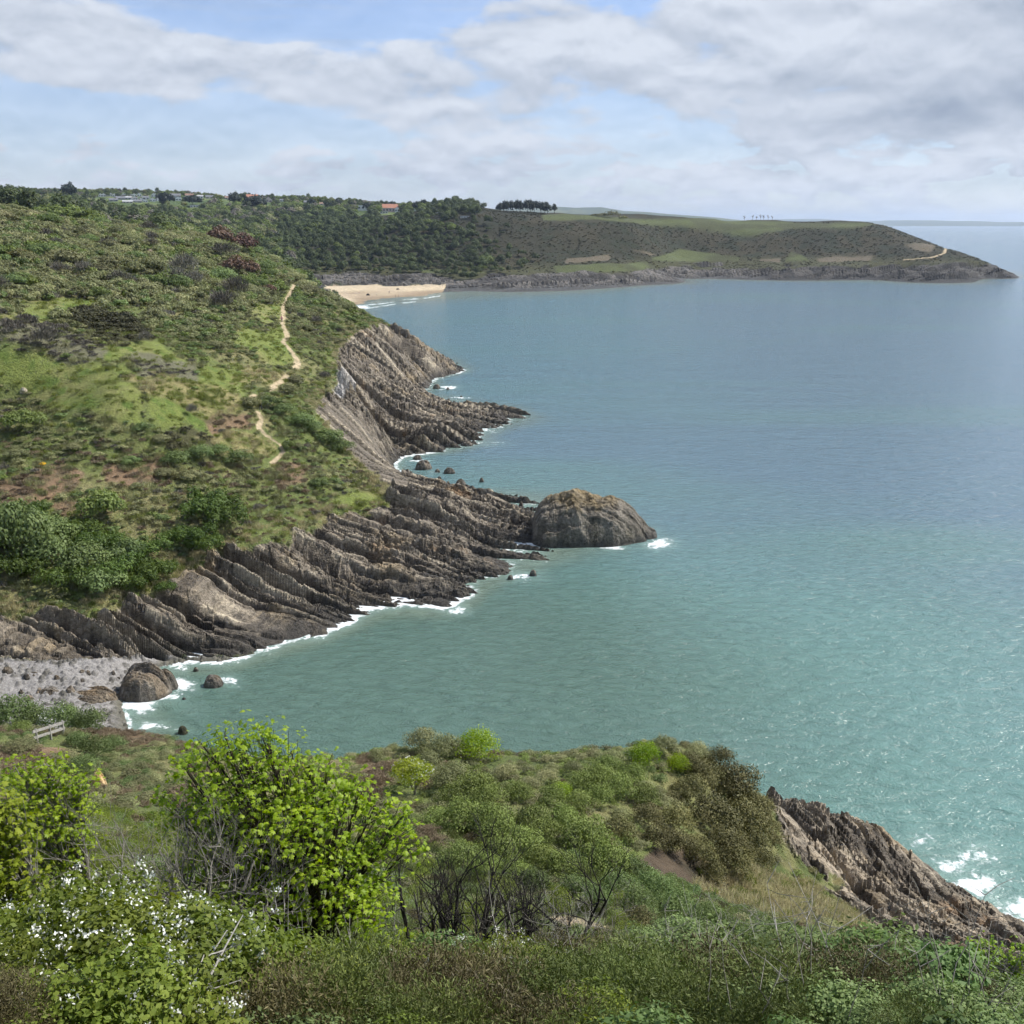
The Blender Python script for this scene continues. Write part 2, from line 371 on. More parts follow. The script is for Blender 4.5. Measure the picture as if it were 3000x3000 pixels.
def cover(x, y, zb):
    """masks of what covers the land at world x, y with base height zb"""
    r = np.hypot(x, y)
    px, py = project(x, y, zb)
    jx, jy = jitter_px(x, y, px, py)
    near, far = r < 80, r > 600
    mid = (~near) & (~far)
    M = {}
    rock = (mid & in_poly(jx, jy, ROCK_MAIN) & (r < 400)) | (near & (r > 34) & in_poly(jx, jy, ROCK_RIGHT))
    rock |= mid & (zb < 1.5) & (x > -60)
    cl = 8.5 + 4.5 * fbm(x / 40, y / 40, 31, 3) + 3 * smooth(300, 420, x) * 1.0
    rock |= far & (zb < cl) & (y < 1400) & (r < 1300)
    rock |= near & (zb < 12) & (r > 62) & (x > -6)
    cove = (zb < 3.6) & (r > 80) & (r < 124) & (x < -30) & (py > 1925)
    sand = far & (zb < 2.6) & (x < -52) & (r < 900)
    rock &= ~cove; rock &= ~sand
    M['rock'] = rock; M['cove'] = cove; M['sand'] = sand
    def any_poly(L, cond):
        m = np.zeros(x.shape, bool)
        if not cond.any(): return m
        for p in L: m |= in_poly(jx, jy, p)
        return m & cond & ~rock & ~cove & ~sand
    M['grass'] = any_poly(GRASS, mid); M['straw'] = any_poly(STRAW, mid); M['bracken'] = any_poly(BRACKEN, r < 600)
    M['gorse'] = any_poly(GORSE, mid); M['grey'] = any_poly(GREY, mid)
    hj = lambda L, cond: np.zeros(x.shape, bool) if not cond.any() else (np.logical_or.reduce([in_poly(px + 2 * fbm(x / 14, y / 14, 5, 2), py + 1.5 * fbm(x / 14, y / 14, 6, 2), p) for p in L])) & cond
    M['hl_green'] = hj(HL_GREEN, far & ~rock); M['hl_tan'] = hj(HL_TAN, far & ~rock)
    dry = near & (in_poly(jx, jy, [(2210,2560),(2300,2560),(2430,2600),(2500,2690),(2515,2730),(2400,2730),(2240,2700),(2150,2650)]))
    M['dry'] = dry & ~rock
    M['earth'] = near & in_poly(jx, jy, [(1900,2500),(1960,2460),(2080,2500),(2180,2570),(2210,2620),(2120,2650),(1990,2590),(1920,2530)]) & ~rock
    M['headland'] = far & (px + 90 * fbm(x / 70, y / 70, 97, 3) > 820) & (r < 1350) & (zb > 4)
    return M, px, py, r

def height(x, y, zb, rock, r, rk=None):
    """relief on top of the base surface"""
    f = 1 - smooth(500, 900, r)
    z = zb + (.75 * fbm(x / 14, y / 14, 51, 3) * smooth(20, 80, r) + .22 * fbm(x / 3.3, y / 3.3, 52, 3) * smooth(8, 40, r)) * f
    z = z + smooth(400, 700, r) * (5.0 * fbm(x / 90, y / 90, 61, 4) * smooth(6, 25, zb) )
    return z

# ---------------------------------------------------------------- the ground grid, split by cover into separate objects
_az = np.concatenate([np.linspace(R(-42), R(-29.3), 60)[:-1], np.linspace(R(-29.3), R(29.3), 1020), np.linspace(R(29.3), R(42), 60)[1:]])
def logrows(a, b, step): return np.linspace(math.log(a), math.log(b), int(math.log(b / a) / step), endpoint=False)
_lr = np.concatenate([logrows(1.2, 33, .012), logrows(33, 95, .003), logrows(95, 180, .0014), logrows(180, 400, .0020), logrows(400, 780, .007), logrows(780, 1100, .0022), logrows(1100, 2800, .006)])
GA, GL = np.meshgrid(_az, _lr)
GR = np.exp(GL); GX = GR * np.sin(GA); GY = GR * np.cos(GA)
GZB = lookup(_TAB, GX, GY)
# a rolling rim along the cliff top so that the outline of land against sea is not ruled
LAND2 = GZB > -3.5                                    # everything below works on the land only
GM = {}; GPX = np.zeros(GX.shape); GPY = np.zeros(GX.shape); GZ = GZB.copy()
for lo, hi in ((0, 34), (34, 80), (80, 130), (130, 250), (250, 600), (600, 4000)):
    q = LAND2 & (GR >= lo) & (GR < hi)
    mm, ppx, ppy, _ = cover(GX[q], GY[q], GZB[q])
    for k, v in mm.items(): GM.setdefault(k, np.zeros(GX.shape, bool))[q] = v
    GPX[q] = ppx; GPY[q] = ppy
GZ[LAND2] = height(GX[LAND2], GY[LAND2], GZB[LAND2], None, GR[LAND2])
def blur(m, n=2):
    m = m.astype(np.float32)
    for _ in range(n):
        m[1:-1] = (m[:-2] + 2 * m[1:-1] + m[2:]) / 4
        m[:, 1:-1] = (m[:, :-2] + 2 * m[:, 1:-1] + m[:, 2:]) / 4
    return m
RW = blur(GM['rock'], 6)
sel = (RW > 0.01)
sx, sy = GX[sel], GY[sel]; sr = GR[sel]
h1, c1, c1b, e1 = strata(sx, sy, R(-16), 100)
h2, c2, c2b, e2 = strata(sx, sy, R(-66), 200, .55, .75)
isr = sr < 80
hh = np.where(isr, h2 * .68, h1)
cid = np.where(isr, c2, c1); cidb = np.where(isr, c2b, c1b); edg = np.where(isr, e2, e1)
farh = sr > 600
hf, cf, cfb, ef = strata(sx[farh] / 4.5, sy[farh] / 4.5, R(25), 300)
hh[farh] = hf * 2.2 * smooth(-.5, 3, GZB[sel][farh]) ; cid[farh] = cf; cidb[farh] = cfb; edg[farh] = ef
zb_s = GZB[sel]
hh = hh * smooth(-4.5, -.5, zb_s) * (1 - .35 * smooth(-1.5, .6, zb_s) * (1 - smooth(.6, 2.5, zb_s)))
slab = in_poly(GPX[sel], GPY[sel], SLAB) & ~isr & ~farh
hh[slab] *= .35
GZ[sel] += hh * RW[sel]
# pebble cove lumps
cv = GM['cove']
ci, cdist = voro(GX[cv] / .55, GY[cv] / .55, 77)
GZ[cv] += (.30 * ci ** 2 * (1 - np.clip(cdist * 1.4, 0, 1)) * 1.4 + .25 * fbm(GX[cv] / 2.5, GY[cv] / 2.5, 78, 3)) * (GZB[cv] > -.4)

# first surface hit by the sight line through a photo pixel (builds points ON the land)
_AZU = _az
def hit(px, py, rmin=3.0, rmax=2700.0):
    px = np.atleast_1d(np.asarray(px, float)); py = np.atleast_1d(np.asarray(py, float))
    dx, dy, dz = ray(px, py); hz = dz / np.hypot(dx, dy); a = np.arctan2(dx, dy)
    fi = np.clip(np.interp(a, _az, np.arange(len(_az))), 0, len(_az) - 1.001); i = fi.astype(int); fa = fi - i
    out = np.full((len(px), 3), np.nan)
    rr = np.exp(_lr)
    for k in range(len(px)):
        zc = GZ[:, i[k]] * (1 - fa[k]) + GZ[:, i[k] + 1] * fa[k]
        line = CAMZ + hz[k] * rr
        ok = np.nonzero((zc >= line) & (rr > rmin) & (rr < rmax))[0]
        if len(ok):
            q = rr[ok[0]]; out[k] = (q * math.sin(a[k]), q * math.cos(a[k]), max(zc[ok[0]], line[ok[0]]))
    return out
def ground(x, y):
    x = np.asarray(x, float); y = np.asarray(y, float)
    fi = np.clip(np.interp(np.arctan2(x, y), _az, np.arange(len(_az))), 0, len(_az) - 1.001); i = fi.astype(int); fa = fi - i
    fj = np.clip(np.interp(np.log(np.hypot(x, y)), _lr, np.arange(len(_lr))), 0, len(_lr) - 1.001); j = fj.astype(int); fb = fj - j
    return (GZ[j, i] * (1 - fa) + GZ[j, i + 1] * fa) * (1 - fb) + (GZ[j + 1, i] * (1 - fa) + GZ[j + 1, i + 1] * fa) * fb
def gmask(name, x, y):
    i = np.clip(np.round(np.interp(np.arctan2(x, y), _az, np.arange(len(_az)))).astype(int), 0, len(_az) - 1)
    j = np.clip(np.round(np.interp(np.log(np.hypot(x, y)), _lr, np.arange(len(_lr)))).astype(int), 0, len(_lr) - 1)
    return GM[name][j, i]

# footpaths: the traced line laid on the land
GM['path'] = np.zeros(GX.shape, bool); PATH_XY = []
for pl, pw in zip(PATHS, PATHW):
    q = []
    for (ax, ay), (bx, by) in zip(pl[:-1], pl[1:]):
        for t in np.linspace(0, 1, 5)[:-1]: q.append((ax + (bx - ax) * t, ay + (by - ay) * t))
    q.append(pl[-1]); q = np.array(q)
    h = hit(q[:, 0], q[:, 1]); h = h[~np.isnan(h[:, 0])]
    if len(h) < 2: continue
    xy = [tuple(p[:2]) for p in h]
    # drop jumps onto other ground
    keep = [xy[0]]
    for p in xy[1:]:
        keep.append(p)
    PATH_XY.append((keep, pw))
    rr = np.hypot(h[:, 0], h[:, 1]); near = (GR > rr.min() - 5) & (GR < rr.max() + 5) & (GA > np.arctan2(h[:, 0], h[:, 1]).min() - .03) & (GA < np.arctan2(h[:, 0], h[:, 1]).max() + .03)
    d = np.full(GX.shape, 99.0); d[near] = seg_dist(GX[near], GY[near], keep)
    GM['path'] |= (d < pw * 1.6) & (d < pw * (1 + .6 * (vnoise(GX / 2.5, GY / 2.5, 8) - .5))) & ~GM['rock']
GZ[GM['path']] -= .05

# ---------------------------------------------------------------- colour of the ground, with some light and shade painted in
def lerp(a, b, t): return a + (b - a) * t[..., None]
_full = (GX, GY, GR, GZB)
GX, GY, GR, GZB = GX[LAND2], GY[LAND2], GR[LAND2], GZB[LAND2]        # flat, land only
n1 = fbm(GX / 9, GY / 9, 11, 4); n2 = fbm(GX / 2.2, GY / 2.2, 12, 3); n3 = fbm(GX / .7, GY / .7, 13, 2); n4 = fbm(GX / 30, GY / 30, 14, 3)
V = lambda *c: np.array(c, np.float32)
C = np.zeros(GX.shape + (3,), np.float32)
base = lerp(np.broadcast_to(V(.105,.128,.038), C.shape), V(.165,.152,.068), smooth(-.35, .5, n1 + .5 * n2))
base = lerp(base, V(.078,.100,.030), smooth(.1, .6, n2 - .4 * n1))
C[:] = base
def put(mask, col, w=1.0, n=2):
    global C
    m = blur(mask, n)[LAND2] * w
    C = C * (1 - m[..., None]) + np.asarray(col, np.float32) * m[..., None]
grass = lerp(lerp(np.broadcast_to(V(.132,.158,.040), C.shape), V(.172,.168,.064), smooth(-.1, .6, n1)), V(.085,.125,.025), smooth(.05, .55, n2))
put(GM['grass'], grass)
put(GM['straw'], lerp(np.broadcast_to(V(.200,.178,.078), C.shape), V(.110,.120,.036), smooth(-.2, .4, n2 + .5 * n3)))
put(GM['bracken'], lerp(np.broadcast_to(V(.175,.118,.070), C.shape), V(.105,.082,.045), smooth(-.2, .5, n2)))
put(GM['gorse'], V(.055,.055,.024)); put(GM['grey'], V(.120,.118,.070))
put(GM['dry'], lerp(np.broadcast_to(V(.30,.265,.155), C.shape), V(.17,.175,.075), smooth(-.1, .5, n3)))
put(GM['earth'], lerp(np.broadcast_to(V(.075,.056,.037), C.shape), V(.050,.042,.026), smooth(-.2, .4, n2)))  # bare earth, its colour darkened to stand in for shade under the overhang
hl = lerp(lerp(np.broadcast_to(V(.024,.024,.012), C.shape), V(.040,.035,.018), smooth(-.3, .4, fbm(GX / 35, GY / 60, 15, 4))), V(.020,.025,.012), smooth(.0, .4, fbm(GX / 11, GY / 11, 16, 3)))
hl = lerp(hl, V(.060,.062,.026), smooth(20, 11, GZB) * .7)
hd = GM['headland'][LAND2]; C[hd] = hl[hd]
vw = (GR > 480) & ~hd; C[vw] = lerp(np.broadcast_to(V(.06,.09,.03), C.shape), V(.12,.15,.05), smooth(0, .5, n4))[vw]
put(GM['hl_green'], lerp(np.broadcast_to(V(.070,.084,.030), C.shape), V(.052,.058,.023), smooth(-.2, .4, n4)), 1, 1); put(GM['hl_tan'], V(.105,.088,.058), 1, 1)
pt = GM['path'][LAND2]; C[pt] = lerp(np.broadcast_to(V(.38,.305,.195), C.shape), V(.24,.20,.12), smooth(-.3, .5, n3))[pt]
GX, GY, GR, GZB = _full
_C = C; C = np.zeros(GX.shape + (3,), np.float32); C[LAND2] = _C
_n4 = n4; n4 = np.zeros(GX.shape); n4[LAND2] = _n4
# rock
rc = np.zeros((sel.sum(), 3), np.float32)
g = .5 * cid + .5 * cidb
rn = fbm(sx / 6, sy / 6, 21, 3); rn2 = fbm(sx / 1.3, sy / 1.3, 22, 3)
rc = lerp(np.broadcast_to(V(.084,.070,.053), rc.shape), V(.192,.163,.123), smooth(.25, .85, g + .25 * rn2))
rc = lerp(rc, V(.250,.195,.120), smooth(.15, .7, rn + .5 * (cidb - .5)) * .75)
rc = lerp(rc, V(.33,.275,.20), isr * smooth(.35, .75, .6 * cid + .5 * rn2 + .3 * rn) * .75)
rc = lerp(rc, V(.235,.150,.080), smooth(.55, .9, fbm(sx / 9, sy / 9, 24, 3) + .3 * rn2) * .8)
rc = lerp(rc, V(.40,.38,.35), (in_poly(GPX[sel], GPY[sel], PALE) & ~isr & ~farh) * .85)
rc = lerp(rc, V(.142,.122,.094), slab * .7)
rc = lerp(rc, V(.42,.36,.26), edg * .9)  # sunlit look of the slab crests painted into the rock colour
wet = smooth(2.6, .6, GZ[sel] + .9 * rn2)
rc = lerp(rc, V(.040,.037,.032), wet * .85)
far_rc = lerp(np.broadcast_to(V(.045,.042,.038), rc.shape), V(.115,.106,.094), smooth(.3, .8, cid + .3 * rn))
rc = np.where(farh[:, None], lerp(far_rc, V(.06,.06,.058), smooth(3.2, 1.2, GZ[sel]) * .8), rc)
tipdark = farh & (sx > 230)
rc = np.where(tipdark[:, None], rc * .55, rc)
wgt = smooth(.25, .75, RW[sel] + .25 * rn2)[:, None]
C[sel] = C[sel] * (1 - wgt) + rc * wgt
pc = lerp(np.broadcast_to(V(.205,.195,.182), (cv.sum(), 3)), V(.085,.080,.068), smooth(.35, .9, ci + .5 * fbm(GX[cv] / 4, GY[cv] / 4, 79, 2))); pc = lerp(pc, V(.10,.095,.075), smooth(.7, .15, GZ[cv]))
C[cv] = pc
sd = GM['sand']
C[sd] = lerp(lerp(np.broadcast_to(V(.45,.370,.250), (sd.sum(), 3)), V(.39,.31,.21), smooth(-.2, .4, n4[sd])), V(.235,.18,.115), smooth(1.0, .25, GZB[sd] + .25 * n4[sd]))

# ---------------------------------------------------------------- materials for ground, rock, sand
def ground_mat(name, scale, bstr, bdist, rough=.95, fine=(.72, 1.3)):
    m, nt, out = new_mat(name)
    geo = N(nt, 'ShaderNodeNewGeometry'); pos = geo.outputs['Position']
    col = attr_n(nt, 'albedo')
    f = noise_n(nt, pos, scale, 5, .62); f2 = noise_n(nt, pos, scale * .23, 4, .6)
    k = maprange(nt, f, .3, .7, fine[0], fine[1]); k2 = maprange(nt, f2, .3, .7, .85, 1.15)
    mul = math_n(nt, 'MULTIPLY', k, k2)
    c = nt.nodes.new('ShaderNodeVectorMath'); c.operation = 'SCALE'; nt.links.new(col, c.inputs[0]); nt.links.new(mul, c.inputs[3])
    b = bump_n(nt, f, bstr, bdist)
    principled(nt, out, c.outputs[0], rough, .25, b)
    return m
M_SOIL = ground_mat('turf_and_scrub', 2.6, .9, .35)
M_ROCK = ground_mat('grey_limestone', 2.2, 1.0, .40, .8, (.5, 1.5))
M_FARROCK = ground_mat('far_limestone', .5, 1.0, 1.2, .85, (.6, 1.4))
M_SAND = ground_mat('sand', .8, .2, .1, .9, (.93, 1.07))
M_PATH = ground_mat('worn_path', 3, .4, .1, .95, (.85, 1.15))
M_PEB = ground_mat('pebbles', 3.5, .8, .12, .85, (.7, 1.35))

GV = np.stack([GX, GY, GZ], -1)
_nr, _na = GX.shape
_idx = np.arange(_nr * _na).reshape(_nr, _na)
QF = np.stack([_idx[:-1, :-1], _idx[:-1, 1:], _idx[1:, 1:], _idx[1:, :-1]], -1)
def fmask(m): return (m[:-1, :-1].astype(int) + m[:-1, 1:] + m[1:, 1:] + m[1:, :-1]) >= 2
zmax = np.maximum.reduce([GZ[:-1, :-1], GZ[:-1, 1:], GZ[1:, 1:], GZ[1:, :-1]])
alive = zmax > -1.6
f_rock = fmask(GM['rock']) & alive; f_path = fmask(GM['path']) & alive & ~f_rock
f_sand = fmask(GM['sand']) & alive & ~f_rock & ~f_path; f_cove = fmask(GM['cove']) & alive & ~f_rock & ~f_path & ~f_sand
f_rest = alive & ~(f_rock | f_path | f_sand | f_cove)
rrf = GR[:-1, :-1]; f_head = f_rest & fmask(GM['headland'])
f_val = f_rest & ~f_head & (rrf > 470); f_near = f_rest & (rrf < 84); f_hill = f_rest & ~f_head & ~f_val & ~f_near
ALB = np.concatenate([C, np.ones(C.shape[:2] + (1,), np.float32)], -1).reshape(-1, 4)
VV = GV.reshape(-1, 3)
def piece(name, fm, mat, smoothed=True):
    F = QF[fm]
    if not len(F): return None
    u, inv = np.unique(F, return_inverse=True)
    o = mesh_np(name, VV[u], inv.reshape(F.shape), mat, attrs={'albedo': ALB[u]}, smoothed=smoothed)
    return tag(o, kind='structure')
piece('hillside', f_hill, M_SOIL)
piece('cliff_top_slope', f_near, M_SOIL)
# the same slope carried on to either side of the photographer
for e0, e1 in ((-115, -42), (42, 115)):
    ea, er = np.meshgrid(np.linspace(R(e0), R(e1), 90), np.exp(np.linspace(math.log(.9), math.log(62), 160)))
    ex, ey = er * np.sin(ea), er * np.cos(ea); edge_a = np.where(ea < 0, R(-41.99), R(41.99))
    ez = ground(er * np.sin(edge_a), er * np.cos(edge_a)) + .5 * fbm(ex / 6, ey / 6, 55, 3) * smooth(2, 12, np.abs(np.degrees(ea)) - 42)
    ei = np.arange(ea.size).reshape(ea.shape); ef = np.stack([ei[:-1, :-1], ei[:-1, 1:], ei[1:, 1:], ei[1:, :-1]], -1).reshape(-1, 4)
    ec = lerp(np.broadcast_to(V(.085,.105,.034), ex.shape + (3,)), V(.125,.120,.055), smooth(-.3, .4, fbm(ex / 3, ey / 3, 56, 3)))
    tag(mesh_np('cliff_top_slope', np.stack([ex, ey, ez], -1).reshape(-1, 3), ef, M_SOIL, attrs={'albedo': np.concatenate([ec.reshape(-1, 3), np.ones((ea.size, 1))], 1)}), kind='structure')
piece('headland', f_head, M_SOIL)
piece('valley_hills', f_val, M_SOIL)
piece('cliff', f_rock & (rrf > 80) & (rrf < 600), M_ROCK, False)
piece('cliff', f_rock & (rrf <= 80), M_ROCK, False)
piece('cliff', f_rock & (rrf >= 600), M_FARROCK, False)
piece('beach', f_sand, M_SAND)
piece('pebble_beach', f_cove, M_PEB, False)
piece('footpath', f_path, M_PATH)
# ================================================================ plants
def unit(v): return v / (np.linalg.norm(v, axis=-1, keepdims=True) + 1e-9)
def rdir(n, r): return unit(r.normal(size=(n, 3)))

def leaf_quads(P, Nn, size, elong, r, up=None, fold=.0):
    """one rhombic leaf per point: P positions, Nn leaf normals"""
    n = len(P)
    T = unit(np.cross(Nn, rdir(n, r)) if up is None else up - Nn * np.sum(up * Nn, 1, keepdims=True) + .25 * r.normal(size=(n, 3)))
    B = np.cross(Nn, T)
    s = (np.asarray(size) * (.65 + .7 * r.random(n)))[:, None]
    a = P + T * s * elong; b = P + B * s * .5; c = P - T * s * elong; d = P - B * s * .5
    v = np.stack([a, b, c, d], 1).reshape(-1, 3)
    f = np.arange(4 * n).reshape(n, 4)
    return v, f

def tubes(paths, sides=5):
    """paths: list of (points (k,3), radii (k,)) -> verts, quads"""
    V_, F_ = [], []; off = 0
    ang = np.linspace(0, 2 * math.pi, sides, endpoint=False)
    for pts, rad in paths:
        pts = np.asarray(pts, float); rad = np.asarray(rad, float); k = len(pts)
        t = np.gradient(pts, axis=0); t = unit(t)
        ref = np.where(np.abs(t[:, 2:3]) > .9, np.array([[1., 0, 0]]), np.array([[0, 0, 1.]]))
        a = unit(np.cross(t, ref)); b = np.cross(t, a)
        ring = pts[:, None] + rad[:, None, None] * (a[:, None] * np.cos(ang)[None, :, None] + b[:, None] * np.sin(ang)[None, :, None])
        V_.append(ring.reshape(-1, 3))
        i = np.arange(k - 1)[:, None] * sides + np.arange(sides)[None]; j = np.arange(k - 1)[:, None] * sides + (np.arange(sides)[None] + 1) % sides
        F_.append(np.stack([i, j, j + sides, i + sides], -1).reshape(-1, 4) + off); off += k * sides
    return np.concatenate(V_), np.concatenate(F_)

def wob_path(a, b, r, n=5, wob=.12, sag=0.0):
    a = np.asarray(a, float); b = np.asarray(b, float); t = np.linspace(0, 1, n)[:, None]; L = np.linalg.norm(b - a)
    p = a + (b - a) * t; w = r.normal(size=(n, 3)) * wob * L / n; w[0] = 0; w[-1] = 0
    p = p + np.cumsum(w, 0) * (1 - t) * 1.0
    p[:, 2] += sag * L * (t * (1 - t) * 4)[:, 0]
    return p

def merge(parts):
    """[(v,f,tone)] -> v,f,tone"""
    off = 0; V_, F_, T_ = [], [], []
    for v, f, t in parts:
        V_.append(v); F_.append(f + off); T_.append(np.broadcast_to(t, (len(v),))); off += len(v)
    return np.concatenate(V_), np.concatenate(F_), np.concatenate(T_)

def lobed_points(lobes, n, r, shell=.35, lumps=.18, cut=-.5):
    """points near the outside of a union of ellipsoids (cx,cy,cz,rx,ry,rz)"""
    lobes = np.array(lobes, float); area = (lobes[:, 3] * lobes[:, 4] + lobes[:, 3] * lobes[:, 5] + lobes[:, 4] * lobes[:, 5])
    k = r.choice(len(lobes), n, p=area / area.sum()); d = rdir(n, r); d[:, 2] = np.where(d[:, 2] < cut, -d[:, 2] * .6, d[:, 2]); d = unit(d)
    Lk = lobes[k]
    lump = 1 + lumps * np.sin(d[:, 0] * 5 + k * 3) * np.sin(d[:, 1] * 6 + k) + lumps * .6 * np.sin(d[:, 2] * 9 + d[:, 0] * 7)
    s = lump * (1 - shell * r.random(n) ** 1.8)
    P = Lk[:, :3] + d * Lk[:, 3:] * s[:, None]
    Nn = unit(d / Lk[:, 3:] * Lk[:, 3:].mean(1, keepdims=True))
    return P, Nn, k, s

def joined(P, gap):
    """which points hang together in the largest mass, neighbours no farther apart than gap"""
    D = ((P[:, None] - P[None]) ** 2).sum(2) < gap * gap; lab = np.arange(len(P))
    for _ in range(60):
        new = np.where(D, lab[None], len(P)).min(1); new = new[new]
        if (new == lab).all(): break
        lab = new
    return lab == np.bincount(lab).argmax()
def crown(lobes, n, leaf, r, elong=.75, shell=.35, jit=.7, lumps=.18, tonek=.5, cut=-.5):
    P, Nn, k, s = lobed_points(lobes, n, r, shell, lumps, cut)
    m = joined(P, leaf * 1.12) if n <= 2200 else np.zeros(n, bool)
    if m.mean() > .5:
        P, Nn, k, s = P[m], Nn[m], k[m], s[m]; n = len(P)
    NN = unit(Nn + jit * r.normal(size=P.shape) * .6 + np.array([0, 0, .25]))
    v, f = leaf_quads(P, NN, leaf, elong, r)
    lob_t = r.random(len(lobes))[k]
    tone = np.repeat(np.clip(tonek * lob_t + (1 - tonek) * r.random(n), 0, 1), 4)
    return v, f, tone

def round_lobes(r, w, h, n, base=0.0, spread=.55, size=.55, flat=.85):
    """a heap of n lobes filling width w and height h above base"""
    out = []
    for i in range(n):
        a = i * 2.4 + r.random(); q = spread * math.sqrt((i + .3) / n)
        zz = base + (h - base) * (.34 + .38 * (1 - q * 1.1) * (.7 + .5 * r.random()))
        s = size * (.7 + .5 * r.random())
        out.append((math.cos(a) * q * w / 2 * 1.1, math.sin(a) * q * w / 2 * 1.1, zz, s * w / 2, s * w / 2, s * flat * (h - base) * .55))
    return out

def leaf_material(name, stops, rough=.6, transl=.3, spec=.25, vary=.25, hue=None):
    """stops: colours from dark to light leaves of the plant, picked leaf by leaf (tone) and plant by plant"""
    m, nt, out = new_mat(name)
    t = attr_n(nt, 'tone', True)
    oi = nt.nodes.new('ShaderNodeObjectInfo')
    k = math_n(nt, 'ADD', math_n(nt, 'MULTIPLY', t, 1 - vary), math_n(nt, 'MULTIPLY', oi.outputs['Random'], vary))
    c = ramp_n(nt, k, stops)
    k2 = math_n(nt, 'FRACT', math_n(nt, 'MULTIPLY', oi.outputs['Random'], 7.31))
    hs = nt.nodes.new('ShaderNodeHueSaturation'); nt.links.new(c, hs.inputs['Color'])
    nt.links.new(maprange(nt, k2, 0, 1, .80, 1.15), hs.inputs['Value']); nt.links.new(maprange(nt, oi.outputs['Random'], 0, 1, .488, .510), hs.inputs['Hue'])
    b = principled(nt, out, hs.outputs[0], rough, spec)
    if transl > 0:
        tr = nt.nodes.new('ShaderNodeBsdfTranslucent'); hs2 = nt.nodes.new('ShaderNodeHueSaturation'); nt.links.new(hs.outputs[0], hs2.inputs['Color']); hs2.inputs['Value'].default_value = 1.25; hs2.inputs['Saturation'].default_value = 1.1
        nt.links.new(hs2.outputs[0], tr.inputs[0]); mx = nt.nodes.new('ShaderNodeMixShader'); mx.inputs[0].default_value = transl
        nt.links.new(b.outputs[0], mx.inputs[1]); nt.links.new(tr.outputs[0], mx.inputs[2]); nt.links.new(mx.outputs[0], out.inputs[0])
    return m
def bark_material(name, a, b, scale=14):
    m, nt, out = new_mat(name); tc = nt.nodes.new('ShaderNodeTexCoord')
    f = noise_n(nt, tc.outputs['Object'], scale, 5, .65)
    principled(nt, out, ramp_n(nt, f, [(.3, a), (.7, b)]), .9, .2, bump_n(nt, f, .8, .02)); return m

